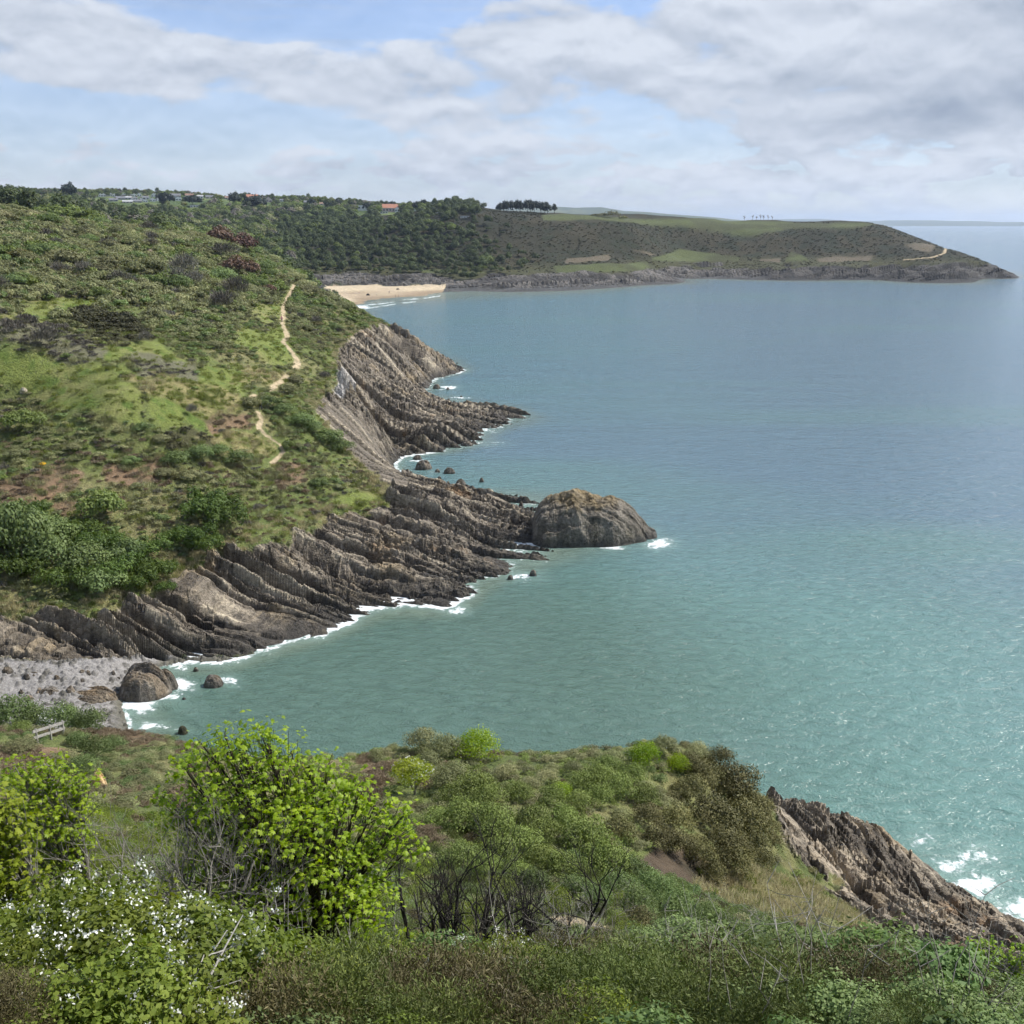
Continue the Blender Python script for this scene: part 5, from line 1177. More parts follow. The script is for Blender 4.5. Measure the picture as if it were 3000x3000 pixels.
for px, py, w_ in [(275,2190,95),(232,2170,70),(250,2245,90),(330,2180,70)]: mound_bush('green', px, py, w_, .85, 'dark green bush on the spur above the pebble cove', group='dark bushes on the spur above the cove')
for px, w_, ds in [(30,150,66),(85,105,65),(262,95,62),(225,80,64)]: mound_bush('green', px, 2090, w_, .9, 'dark green bush on the spur above the pebble cove', dist=ds, group='dark bushes on the spur above the cove')
mound_bush('sage', 60, 2135, 60, .7, 'pale sage bush beside the wooden handrail'); mound_bush('gorse', 60, 2190, 100, .5); mound_bush('gorse', 190, 2230, 100, .6)
ob = mound_bush('green', 178, 2080, 120, .9, 'dark bush covered in white blossom on the spur above the cove', dist=63.5)
if ob:
    r = np.random.default_rng(5); P, Nn, k, s = lobed_points(round_lobes(r, 2.0, 1.5, 9, 0, .72, .55), 700, r, .1); P = P[(P[:, 0] < .2) & (fbm(P[:, 0] * 3, P[:, 2] * 3, 6, 2) > -.1)]
    v, f = leaf_quads(P, rdir(len(P), r), .035, .8, r); mobj('blossom', (v, f, np.repeat(r.random(len(P)), 4)), LM['blossom'], ob)
# little flowering tree
h = hit([1212], [2330], 20, 70)[0]; d = float(np.hypot(h[0], h[1])); t = empty('flowering_tree', h); tag(t, 'small round-headed tree with creamy blossom on the mound', 'tree')
r = np.random.default_rng(9); w_ = PX2M(124, d); hh2 = PX2M(120, d); lb = [(q[0], q[1], q[2] + hh2 * .30, q[3], q[4], q[5] * .9) for q in round_lobes(r, w_, hh2 * .85, 8, 0, .62, .58)]
mobj('crown', crown(lb, 4200, .055, r, jit=.7), LM['yellowgreen'], t)
P, Nn, k, s = lobed_points(lb, 420, r, .05); P = P[fbm(P[:, 0] * 2.5, P[:, 2] * 2.5, 3, 2) > .05]; v, f = leaf_quads(P + .02, rdir(len(P), r), .04, .7, r); mobj('blossom', (v, f, np.repeat(r.random(len(P)), 4)), LM['blossom'], t)
tube_obj('trunk', [(wob_path((0, 0, -.2), (.1, 0, hh2 * .8), r), np.linspace(.06, .02, 5)), (wob_path((.03, 0, .15), (-.4, .1, hh2 * .8), r), np.linspace(.04, .015, 5)), (wob_path((.03, 0, .2), (.5, -.1, hh2 * .75), r), np.linspace(.04, .015, 5))], BK['grey'], t)

# handrail: posts and two rails
a_ = hit([105], [2182], 25, 80)[0]; b_ = hit([192], [2152], 25, 80)[0]
t = empty('handrail', a_); tag(t, 'short weathered wooden handrail beside the path down to the cove', 'handrail'); dv = b_ - a_
WOODM = bark_material('weathered_timber', (.20, .19, .165), (.36, .345, .31), 5)
def beam(name, p, q, th, tv, parent, mat):
    p, q = np.array(p, float), np.array(q, float); ax = unit(q - p); sd_ = unit(np.cross(ax, [0, 0, 1.]) if abs(ax[2]) < .95 else np.array([1., 0, 0])); up = np.cross(sd_, ax)
    v = [p + s1 * sd_ * th / 2 + s2 * up * tv / 2 + e for e in (0 * p, q - p) for s1, s2 in ((-1, -1), (1, -1), (1, 1), (-1, 1))]
    return poly_obj(name, v, [(0, 3, 2, 1), (4, 5, 6, 7), (0, 1, 5, 4), (1, 2, 6, 5), (2, 3, 7, 6), (3, 0, 4, 7)], mat, parent)
for k in (.06, .5, .94): p = dv * k; beam('post', p + [0, 0, -.4], p + [0, 0, .92], .09, .09, t, WOODM)
for hgt in (.45, .82): beam('rail', dv * -.02 + [0, -.08, hgt], dv * 1.02 + [0, -.08, hgt], .05, .15, t, WOODM)

# ---- leaves of the broad-leaved saplings: five-lobed
_ang = np.radians([0, 20, 42, 66, 95, 122, 160, 180, 200, 238, 265, 294, 318, 340]); _rad = np.array([1, .52, .92, .48, .72, .40, .34, .10, .34, .40, .72, .48, .92, .52])
def palm_leaves(P, Nn, T, size, r):
    n = len(P); T = unit(T - Nn * np.sum(T * Nn, 1, keepdims=True)); B = np.cross(Nn, T); k = len(_ang)
    u = (_rad * np.cos(_ang))[None, :, None]; w2 = (_rad * np.sin(_ang))[None, :, None]; s = (size * (.6 + .7 * r.random(n)))[:, None, None]
    o = P[:, None] + s * (u * T[:, None] + w2 * B[:, None] - .22 * np.abs(w2) * Nn[:, None] - .18 * u * u * Nn[:, None] * (u > 0))
    v = np.concatenate([P[:, None], o], 1).reshape(-1, 3); i = np.arange(n)[:, None] * (k + 1); j = np.arange(k)[None]
    f = np.stack([np.broadcast_to(i, (n, k)), i + 1 + j, i + 1 + (j + 1) % k], -1).reshape(-1, 3); return v, f, k + 1
def sapling(name, label, base_px, d, lobes_px, nclust, leaf, mat, seed, stems=4, perclust=9, bark='brown', base_r=.05):
    """lobes_px: (px, py, radius px, depth offset m) of the leaf masses as the photo shows them"""
    r = np.random.default_rng(seed); p = at_d(base_px, 1500, d); gz = float(ground(p[0], p[1])); t = empty(name, (p[0], p[1], gz)); tag(t, label, 'tree'); O = np.array([p[0], p[1], gz])
    paths = []; PP, NN, TT = [], [], []
    sroot = [np.array([(q - (stems - 1) / 2) * .10, .05 * r.normal(), 0]) for q in range(stems)]
    cents = np.array([at_d(px, py, d + off) - O for px, py, rp, off in lobes_px]); rads = np.array([PX2M(rp * (.88 if rp > 55 else 1), d) for _, _, rp, _ in lobes_px])
    tot = (rads ** 2).sum()
    for c, rad in zip(cents, rads):
        st = sroot[int(np.argmin([abs(s[0] * 6 - c[0]) for s in sroot]))]
        mid = st + (c - st) * .45 + np.array([-.12 * c[0], 0, .12 * c[2]]); main = np.concatenate([wob_path(st - [0, 0, .2], mid, r, 5, .15), wob_path(mid, c + [0, 0, rad * .4], r, 5, .15)[1:]])
        rr_ = np.linspace(base_r * (.55 + .5 * rad / rads.max()), .010, len(main)); paths.append((main, rr_))
        n = max(6, int(nclust * rad * rad / tot)); dirs = rdir(n, r); dirs[:, 2] = np.where(dirs[:, 2] < -.35, -dirs[:, 2], dirs[:, 2]); q = c + dirs * rad * (.30 + 1.08 * r.random((n, 1)))
        for i in range(n):
            k = r.integers(len(main) // 2, len(main)); a = main[k]; paths.append((wob_path(a, q[i], r, 4, .2), np.linspace(.007, .003, 4)))
            m_ = perclust; cp = q[i] + r.normal(size=(m_, 3)) * leaf * 1.9 * np.array([1, 1, .7]); nn_ = unit(np.array([0, 0, 1.]) + .55 * r.normal(size=(m_, 3)) + .35 * dirs[i]); out_ = unit(cp - q[i] + .4 * dirs[i] + np.array([0, 0, -.25])); PP.append(cp); NN.append(nn_); TT.append(out_)
    P = np.concatenate(PP); v, f, k = palm_leaves(P, np.concatenate(NN), np.concatenate(TT), leaf, r)
    tone = np.repeat(np.clip(np.repeat(r.random(len(PP)), [len(q) for q in PP]) * .5 + .5 * r.random(len(P)), 0, 1), k)
    mesh_np('crown', v, f, LM[mat], t, {'tone': tone}, smoothed=False)
    tube_obj('trunk', paths, BK[bark], t, 5); return t
sapling('sycamore_tree', 'bright green young sycamore with dark stems, the largest tree in front', 850, 12.2,
        [(540, 2260, 38, .1), (480, 2350, 42, .2), (660, 2165, 36, 0), (765, 2158, 36, -.1), (855, 2215, 42, 0), (1185, 2400, 46, .1), (1200, 2500, 42, 0), (545, 2440, 52, .1), (1140, 2570, 46, -.2), (905, 2262, 42, 0), (1060, 2300, 42, .1), (520, 2560, 48, 0), (590, 2190, 34, 0), (700, 2215, 85, 0), (610, 2265, 75, .2), (790, 2210, 90, -.2), (700, 2330, 120, -.3), (600, 2400, 110, .3), (830, 2330, 110, .1), (920, 2330, 90, 0), (960, 2260, 45, .2), (1010, 2330, 60, .2), (1000, 2420, 110, -.2), (1100, 2380, 70, .1), (1150, 2450, 70, .1), (880, 2450, 130, -.4), (750, 2460, 130, -.3), (620, 2520, 110, 0), (1060, 2520, 100, 0), (940, 2570, 120, -.4), (780, 2600, 120, -.3), (660, 2640, 90, 0), (1090, 2620, 70, -.3), (1000, 2680, 90, -.5), (1100, 2720, 80, -.7), (880, 2690, 90, -.4), (560, 2330, 50, .4)],
        1000, .055, 'sycamore', 31, stems=5, perclust=6, bark='brown', base_r=.042)
sapling('sycamore_tree', 'slim young broadleaf sapling left of the bare grey shrub', 128, 13.0, [(60, 2290, 60, 0), (135, 2260, 50, 0), (140, 2330, 80, 0), (220, 2330, 70, 0), (60, 2390, 70, .2), (210, 2420, 75, 0), (130, 2440, 75, -.2), (240, 2490, 60, 0), (70, 2500, 70, 0), (180, 2530, 60, 0)], 430, .045, 'sycamore', 33, stems=2, perclust=6, bark='grey', base_r=.045)
sapling('sycamore_tree', 'yellow-green young sapling at the very left edge', -10, 10.5, [(0, 2380, 70, 0), (45, 2440, 60, 0), (-40, 2460, 80, 0), (30, 2530, 75, 0), (-40, 2580, 80, 0), (60, 2600, 60, 0), (25, 2660, 55, 0)], 270, .047, 'yellowgreen', 35, stems=2, perclust=6, bark='grey')
sapling('sycamore_tree', 'small bright sapling at the bottom corner beside the rocks', 2960, 15.0, [(2905, 2800, 45, 0), (2940, 2850, 50, 0), (2990, 2880, 55, 0), (2900, 2900, 45, 0), (3030, 2830, 50, 0), (2850, 2960, 50, -.3), (2960, 2960, 60, -.3), (3030, 2960, 60, 0)], 260, .05, 'sycamore', 36, stems=3, perclust=6, bark='grey')

# ---- bare and burnt shrubs
def bare_shrub(name, label, px, d, hpx, spread, seed, bark, stems=3, lean=(0, 0), r0=.03, levels=3, group=None, cat='shrub', twigs=5, kink=.42):
    r = np.random.default_rng(seed); p = at_d(px, 1500, d); gz = float(ground(p[0], p[1])); H = PX2M(hpx, d) * 1.32; paths = []
    def grow(a, dr, L, rad, lev):
        n = 6; pts = [a]; dd = dr.copy()
        for _ in range(n - 1): dd = unit(dd + kink * .5 * r.normal(size=3) + np.array([0, 0, .10])); pts.append(pts[-1] + dd * L / (n - 1))
        pts = np.array(pts); rr_ = np.linspace(rad, rad * .5, n); paths.append((pts, rr_))
        if lev <= 0: return
        for k in range(twigs if lev > 1 else 4):
            i = r.integers(2, n); nd = unit(dd + .75 * r.normal(size=3) * np.array([1, 1, .55]) + np.array([0, 0, .25])); grow(pts[i], nd, L * (.45 + .3 * r.random()), rr_[i] * .62, lev - 1)
    for s in range(stems):
        a = s * 6.28 / stems + r.random(); q = spread * (.4 + .6 * r.random()); grow(np.array([math.cos(a) * .05 * stems ** .5, math.sin(a) * .05, -.15]), unit(np.array([math.cos(a) * q + lean[0], math.sin(a) * q * .7 + lean[1], 1.0])), H * (.5 + .15 * r.random()), r0 * (.7 + .4 * r.random()), levels)
    o = tube_obj(name, paths, BK[bark], sides=4); o.location = (p[0], p[1], gz); return tag(o, label, cat, group)
bare_shrub('bare_shrub', 'leafless grey shrub with tangled stems between the saplings', 490, 11.5, 560, .35, 41, 'grey', stems=6, r0=.042, levels=3)
bare_shrub('bare_shrub', 'second leafless grey shrub, slimmer, leaning toward the small sapling', 335, 11.0, 420, .3, 42, 'grey', stems=4, r0=.032, levels=3, lean=(-.15, 0))
bare_shrub('bare_shrub', 'leafless grey shrub with fine twigs close behind the sycamore', 560, 12.8, 520, .25, 43, 'grey', stems=3, r0=.034, levels=3)
for i, (px, d, hp, sp, st, ln, lb) in enumerate([(1188, 14.5, 390, .12, 2, (-.12, 0), 'tall charred gorse stem right beside the sycamore leaves'), (1235, 15.5, 330, .22, 2, (0, 0), 'forked charred stems next to the tallest one'), (1275, 15.2, 340, .18, 2, (.05, 0), 'charred upright stem with a side fork in the middle of the burnt patch'), (1345, 15.2, 430, .55, 7, (0, 0), 'widest charred gorse shrub fanning out from one pale base'),
                                              (1480, 16.0, 330, .35, 4, (.15, 0), 'charred shrub right of the widest fanning one'), (1560, 16.5, 360, .2, 3, (.1, 0), 'thin charred stems leaning over toward the path'), (1715, 19.0, 380, .2, 3, (.05, 0), 'charred stems standing in front of the sandy path'), (1640, 15.0, 260, .35, 3, (.2, 0), 'low scorched twigs in the brown scrub'), (1880, 12.0, 230, .5, 4, (0, 0), 'low bare twiggy shrub in the scrub near the bottom'), (1780, 9.0, 200, .4, 3, (.3, 0), 'bleached dead twigs at the bottom of the scrub')]):
    bare_shrub('burnt_gorse' if i < 8 else 'bare_shrub', lb, px, d, hp, sp, 50 + i, 'black' if i < 8 else 'grey', stems=st, lean=ln, r0=.042 if i < 8 else .016, levels=3, twigs=4)
# leaning dead branch in the lower left
r = np.random.default_rng(61); A = at_d(480, 3080, 6.2); paths = []
for tip, off in (((712, 2680), 6.9), ((665, 2725), 6.9), ((600, 2790), 6.7)):
    B_ = at_d(tip[0], tip[1], off); paths.append((wob_path(A + .03 * r.normal(size=3), B_, r, 8, .10), np.linspace(.020, .004, 8)))
for q in range(7): m0 = paths[q % 3][0][r.integers(2, 6)]; paths.append((wob_path(m0, m0 + np.array([.22 * r.normal(), .15 * r.normal(), .28 * r.random()]), r, 4, .2), np.linspace(.008, .003, 4)))
v, f = tubes([(q - A, w2) for q, w2 in paths], 5); o = mesh_np('dead_branch', v, f, BK['silver']); o.location = A; tag(o, 'bleached dead branch leaning up out of the blossoming bush', 'branch')

# ---- bushes in front
FV = {'gorse': [near_bush_mesh('gorse_bush', 'brown_near' if i == 1 else 'gorse_near', 1.3, .9, 7500, .0105, 2.6, 600 + i, lob=9, spiky=True, shell=.6, lumps=.3) for i in range(3)],
      'hawthorn': [near_bush_mesh('hawthorn_bush', 'hawthorn', 1.4, 1.0, 4200, .033, .75, 610 + i, lob=9, shell=.5, lumps=.3) for i in range(3)],
      'bramble': [near_bush_mesh('bramble_bush', 'bramble', 1.3, .8, 3200, .038, .8, 620 + i, lob=9, shell=.5, lumps=.3) for i in range(2)],
      'elder': [near_bush_mesh('elder_bush', 'elder', 1.2, .9, 1700, .046, 1.0, 630 + i, lob=8, shell=.5, lumps=.3) for i in range(2)],
      'brown': [near_bush_mesh('gorse_bush', 'brown_near', 1.2, .8, 7500, .0100, 2.8, 640 + i, lob=9, spiky=True, shell=.7, lumps=.3) for i in range(2)]}
FLAB = {'gorse': ('dull olive gorse bush in the tangle close to the viewer', 'gorse bush', 'olive gorse bushes close by'), 'hawthorn': ('small-leaved green hawthorn bush close to the viewer', 'bush', 'hawthorn bushes close by'), 'bramble': ('dark green bramble bush on the slope above the rocks', 'bramble bush', 'bramble bushes on the near slope'), 'elder': ('pale green broad-leaved elder bush in the near scrub', 'bush', 'elder bushes in the near scrub'), 'brown': ('brown withered gorse bush in the near scrub', 'gorse bush', 'withered gorse bushes close by')}
def blossoms(parent, src, n, seed, facing=True, dens=.0):
    n = int(n * 1.6)
    r = np.random.default_rng(seed); co_ = np.empty(len(src.data.vertices) * 3, np.float32); src.data.vertices.foreach_get('co', co_); co_ = co_.reshape(-1, 4, 3).mean(1)
    co_ = co_[co_[:, 2] > .25]; c = co_[r.choice(len(co_), n)]; d_ = unit(c - np.array([0, 0, .3])); c = c + d_ * .04
    PP = []
    for q in c: k = r.integers(8, 30); PP.append(q + r.normal(size=(k, 3)) * .026)
    P = np.concatenate(PP); v, f = leaf_quads(P, unit(rdir(len(P), r) + [0, 0, .6]), .0165, .7, r); return mobj('blossom', (v, f, np.repeat(r.random(len(P)), 4)), LM['blossom'], parent)
def front_bush(kd, px, d, wm, hm, label=None, bl=0, vi=None):
    p = at_d(px, 1500, d); gz = float(ground(p[0], p[1])); V_ = FV[kd]; src = V_[rn_.integers(0, len(V_)) if vi is None else vi]; o = src.copy(); COL.objects.link(o)
    o.location = (p[0], p[1], gz - .08); o.rotation_euler = (0, 0, rn_.random() * 6.28); o.scale = (wm / 1.3, wm / 1.3, hm / .85)
    L = FLAB[kd]; tag(o, label or L[0], L[1], None if label else L[2])
    if bl: blossoms(o, src, bl, int(px) + 3)
    return o
front_bush('hawthorn', 95, 8.6, 1.3, 1.25, 'hawthorn bush with a thick spray of white blossom under the left sapling', 60)
front_bush('hawthorn', 160, 7.3, 1.5, 1.0, 'hawthorn bush dotted with white blossom in the lower left corner', 46); front_bush('hawthorn', 380, 7.4, 1.5, 1.05, 'hawthorn bush dotted with white blossom left of the dead branch', 60); front_bush('hawthorn', 600, 7.5, 1.3, 1.0, 'hawthorn bush with scattered white blossom behind the dead branch', 34)
front_bush('hawthorn', 290, 6.2, 1.2, .8, 'dark hawthorn bush with a few white flowers at the bottom edge', 34); front_bush('hawthorn', 60, 6.0, 1.2, .8, 'dark hawthorn bush in the bottom left corner', 10)
front_bush('hawthorn', 700, 8.6, 1.2, .8, 'green hawthorn below the sycamore with few flowers', 10); front_bush('hawthorn', 1450, 10.5, 1.2, .75, 'low white-flowering bush at the foot of the burnt gorse', 46); front_bush('hawthorn', 1570, 10.8, 1.0, .7, 'low flowering bush right of the one at the foot of the burnt gorse', 30); front_bush('hawthorn', 1200, 8.6, 1.0, .7, 'small green bush with a line of white flowers in the brown scrub', 18)
front_bush('hawthorn', 230, 9.4, 1.3, .9); front_bush('hawthorn', 450, 9.2, 1.2, .8); front_bush('hawthorn', 20, 9.8, 1.2, .9); front_bush('hawthorn', 1080, 9.4, 1.2, .7); front_bush('hawthorn', 760, 7.2, 1.1, .8)
for px, d, w_, h_ in [(950,7.6,1.4,.9),(860,6.6,1.3,.9),(1050,6.8,1.3,.8),(1180,7.2,1.3,.85),(1320,7.4,1.4,.8),(1450,7.6,1.3,.8),(1260,6.2,1.2,.7),(1430,6.3,1.2,.7),(1600,7.4,1.3,.8),(1000,8.6,1.3,.8),(700,6.4,1.2,.8),(1120,6.0,1.0,.7),(1580,6.3,1.1,.7)]: front_bush('brown' if rn_.random() < .3 else 'gorse', px, d, w_, h_)
for px, d, w_, h_ in [(1750,8.4,1.4,.8),(1850,7.2,1.3,.8),(1980,8.2,1.4,.8),(2100,7.0,1.3,.7),(2250,8.4,1.4,.8),(1300,10.5,1.2,.7),(1650,12,1.3,.8),(1780,13.5,1.3,.8),(1900,11,1.3,.7),(2400,7.2,1.3,.7),(2680,7.6,1.2,.7)]: front_bush('gorse', px, d, w_, h_)
for px, d, w_, h_ in [(2050,13,1.5,.9),(2180,11.5,1.5,.9),(2300,14,1.6,.9),(2420,12,1.5,.9),(2550,14.5,1.6,.9),(2650,11,1.5,.8),(2780,13.5,1.5,.8),(2100,16,1.5,.9),(2250,18,1.6,.9),(2420,18,1.6,.9),(2600,19,1.6,.8),(2760,18,1.5,.8),(2500,9.2,1.4,.8),(2850,9.6,1.3,.8),(2050,20,1.5,.9),(1950,17,1.4,.8),(2900,17,1.4,.8),(2200,9.6,1.3,.8)]: front_bush('bramble', px, d, w_, h_)
for px, d, w_, h_ in [(2700,9.4,1.1,.9),(2640,8.6,1.0,.8),(2880,10.4,1.2,.8),(2180,14,1.0,.8),(2120,12.6,1.0,.8),(2980,8.6,1.2,.8),(2560,10.8,1.0,.8),(1250,12,1.2,.9),(1340,12.8,1.1,.8),(700,10,1.1,.8),(2350,16,1.2,.8)]: front_bush('elder', px, d, w_, h_)

# ---- undergrowth that closes the gaps (stuff)
UV = [FV['gorse'][0], FV['hawthorn'][0], FV['bramble'][0], FV['brown'][0], FV['elder'][0], FV['bramble'][1], FV['hawthorn'][1]]
x, y = area_points(8600, 2.6, 34, -84, 84, rn_); z = ground(x, y); r_ = np.hypot(x, y); ok = rn_.random(len(x)) < np.where(r_ < 12, 1, .8)
for xy, pw in PATH_XY:
    if np.hypot(*xy[0]) < 60: ok &= seg_dist(x, y, xy) > pw + .35
x, y, z, r_ = x[ok], y[ok], z[ok], r_[ok]; px, py = project(x, y, z); fld = fbm(x / 1.8, y / 1.8, 77, 3) + .35 * rn_.normal(size=len(x))
px = np.where(np.abs(np.arctan2(x, y)) > R(60), 400 + 2000 * (x > 0), px); vid = np.where(px < 750, np.where(fld > .5, 3, rn_.choice([1, 6, 1, 2], len(x))), np.where(px < 1850, np.where(fld > .12, rn_.choice([1, 2, 6], len(x)), rn_.choice([0, 0, 3, 2], len(x))), np.where(fld > .5, rn_.choice([4, 3], len(x)), rn_.choice([2, 5, 2, 0], len(x)))))
ss = (.30 + .36 * rn_.random(len(x))) * np.where(r_ < 5, .6, 1)
scatter('undergrowth', np.stack([x, y, z - .08], 1), rn_.random(len(x)) * 6.28, ss, vid, UV); print('undergrowth', len(x))
# dead stalks and bare twigs standing out of the undergrowth (stuff)
def stalks(seed, n, h_):
    r = np.random.default_rng(seed); ps = []
    for k in range(n):
        a = np.array([.25 * r.normal(), .25 * r.normal(), -.05]); tip = a + np.array([.28 * r.normal(), .28 * r.normal(), h_ * (.6 + .6 * r.random())]); p = wob_path(a, tip, r, 5, .18); ps.append((p, np.linspace(.0055, .002, 5)))
        for q in range(2): m0 = p[r.integers(2, 5)]; ps.append((wob_path(m0, m0 + np.array([.14 * r.normal(), .14 * r.normal(), .16 * r.random()]), r, 3, .2), np.linspace(.004, .002, 3)))
    v, f = tubes(ps, 3); return mesh_np('dead_stalk', v, f, BK['grey' if seed % 2 else 'silver'], link=False)
KV = [stalks(700, 7, .75), stalks(701, 9, .9), stalks(702, 6, .65), stalks(703, 9, .8)]
x, y = area_points(240, 7.0, 26, -36, 36, rn_); z = ground(x, y); px, py = project(x, y, z); ok = rn_.random(len(x)) < np.where((px > 750) & (px < 1900), .9, .4)
x, y, z = x[ok], y[ok], z[ok]; scatter('dead_stalks', np.stack([x, y, z + .2], 1), rn_.random(len(x)) * 6.28, .7 + .6 * rn_.random(len(x)), rn_.integers(0, 4, len(x)), KV)
# mound and spur ground cover (stuff)
CV = [near_bush_mesh('ground_cover', mt, 1.2, .7, 900, .028 if spk else .05, 2.6 if spk else .8, 650 + i, lob=6, spiky=spk, shell=.5) for i, (mt, spk) in enumerate([('sage', False), ('gorse', False), ('bramble', False), ('dead', True), ('scrubmix', False), ('gorse_brown', False)])]
x, y = area_points(11000, 24, 84, -36, 33, rn_); z = ground(x, y); r_ = np.hypot(x, y); ok = (z > 4) & ~gmask('rock', x, y) & ~gmask('dry', x, y) & ~gmask('earth', x, y) & ~gmask('cove', x, y) & seen(x, y, z + .8, .6) & (rn_.random(len(x)) < np.where(r_ < 45, 1, .8))
for xy, pw in PATH_XY:
    if np.hypot(*xy[0]) < 60: ok &= seg_dist(x, y, xy) > pw + .6
ok &= ~((seg_dist(x, y, [tuple(a_[:2]), tuple(b_[:2])]) < 2.6) & (r_ < np.hypot(a_[0], a_[1]) + .3))
x, y, z, r_ = x[ok], y[ok], z[ok], r_[ok]; px, py = project(x, y, z); br_ = gmask('bracken', x, y); fld = fbm(x / 4, y / 4, 79, 3) + .3 * rn_.normal(size=len(x))
vid = np.where(br_, 3, np.where((px > 1950) & (py < 2560), rn_.choice([5, 5, 1], len(x)), np.where(px < 620, np.where(fld > .2, rn_.choice([2, 4], len(x)), rn_.choice([3, 4, 1], len(x))), np.where(fld > .55, 2, np.where(fld < -.6, rn_.choice([3, 4], len(x)), rn_.choice([0, 0, 1, 4], len(x)))))))
scatter('ground_cover', np.stack([x, y, z - .1], 1), rn_.random(len(x)) * 6.28, .32 + .42 * rn_.random(len(x)), vid, CV); print('ground cover', len(x))
# grass: dry slope above the right-hand rocks, fringe along the cliff tops, hillside tufts
def tuft(mt, n, h_, w_, seed):
    r = np.random.default_rng(seed); P = np.stack([r.normal(size=n) * w_ * .35, r.normal(size=n) * w_ * .35, h_ * .42 * np.ones(n)], 1); up = unit(np.stack([.45 * r.normal(size=n), .45 * r.normal(size=n), np.ones(n)], 1))
    v, f = leaf_quads(P, unit(np.cross(up, rdir(n, r))), h_ * .06, 8, r, up); return mobj('grass_tuft', (v, f, np.repeat(r.random(n), 4)), LM[mt], link=False)
TV = [tuft('strawy', 70, .5, .5, 660), tuft('grassy', 70, .45, .5, 661), tuft('grassy', 60, .35, .6, 662), tuft('strawy', 60, .4, .6, 663), tuft('scrubmix', 80, .45, .6, 664), tuft('gorse', 80, .45, .6, 665)]
x, y = area_points(70000, 30, 430, -34, 6, rn_); z = ground(x, y); r_ = np.hypot(x, y)
fr_ = np.zeros(len(x), bool)
for dx_, dy_ in ((1.6, 0), (-1.6, 0), (0, 1.6), (0, -1.6), (2.6, -2.6)): fr_ |= gmask('rock', x + dx_, y + dy_)
dr_ = gmask('dry', x, y) | gmask('earth', x, y); stw = gmask('straw', x, y); grs = gmask('grass', x, y)
ok = (~gmask('rock', x, y)) & (~gmask('path', x, y)) & (~gmask('cove', x, y)) & (z > 2) & seen(x, y, z + .4, .4) & (fr_ | (dr_ & (r_ < 80)) | (stw & (rn_.random(len(x)) < .8)) | (grs & (rn_.random(len(x)) < .30)) | ((r_ > 90) & ~grs & ~stw & (rn_.random(len(x)) < np.where(project(x, y, z)[1] < 960, .12, .40))))
x, y, z, r_, fr_, dr_, stw, grs = (q[ok] for q in (x, y, z, r_, fr_, dr_, stw, grs))
x2, y2 = area_points(9000, 33, 62, 12, 26, rn_); z2 = ground(x2, y2); ok = (gmask('dry', x2, y2) | (gmask('earth', x2, y2) & (rn_.random(len(x2)) < .25))) & ~gmask('rock', x2, y2)
x = np.concatenate([x, x2[ok]]); y = np.concatenate([y, y2[ok]]); z = np.concatenate([z, z2[ok]]); big = np.concatenate([np.where(r_ > 80, 1.7, .9), np.full(ok.sum(), .75)])
gv = np.concatenate([np.where(grs, rn_.choice([1, 2], len(r_)), np.where(fr_ | stw, rn_.choice([0, 3, 1], len(r_)), rn_.choice([1, 2, 4, 4, 5, 5], len(r_)))), rn_.choice([0, 3, 0, 1], ok.sum())])
scatter('grass', np.stack([x, y, z - .05], 1), rn_.random(len(x)) * 6.28, big * (.6 + .7 * rn_.random(len(x))), gv, TV); print('grass', len(x))
# ---------------------------------------------------------------- sea
sa = np.concatenate([np.linspace(R(-100), R(-31), 50)[:-1], np.linspace(R(-31), R(31), 640), np.linspace(R(31), R(100), 50)[1:]])
sl = np.concatenate([logrows(12, 58, .05), logrows(58, 420, .0035), logrows(420, 1100, .006), logrows(1100, 26000, .03)])
SA, SL = np.meshgrid(sa, sl); SR = np.exp(SL); SX = SR * np.sin(SA); SY = SR * np.cos(SA)
inside = (SA > TA0) & (SA < TA1) & (SR < 2800)
bed = np.where(inside, lookup(_TAB, SX, SY), -8.0)
gz = np.full(SX.shape, -8.0); gi = (SA > _az[0]) & (SA < _az[-1]) & (SR < 2700)
gz[gi] = ground(SX[gi], SY[gi])
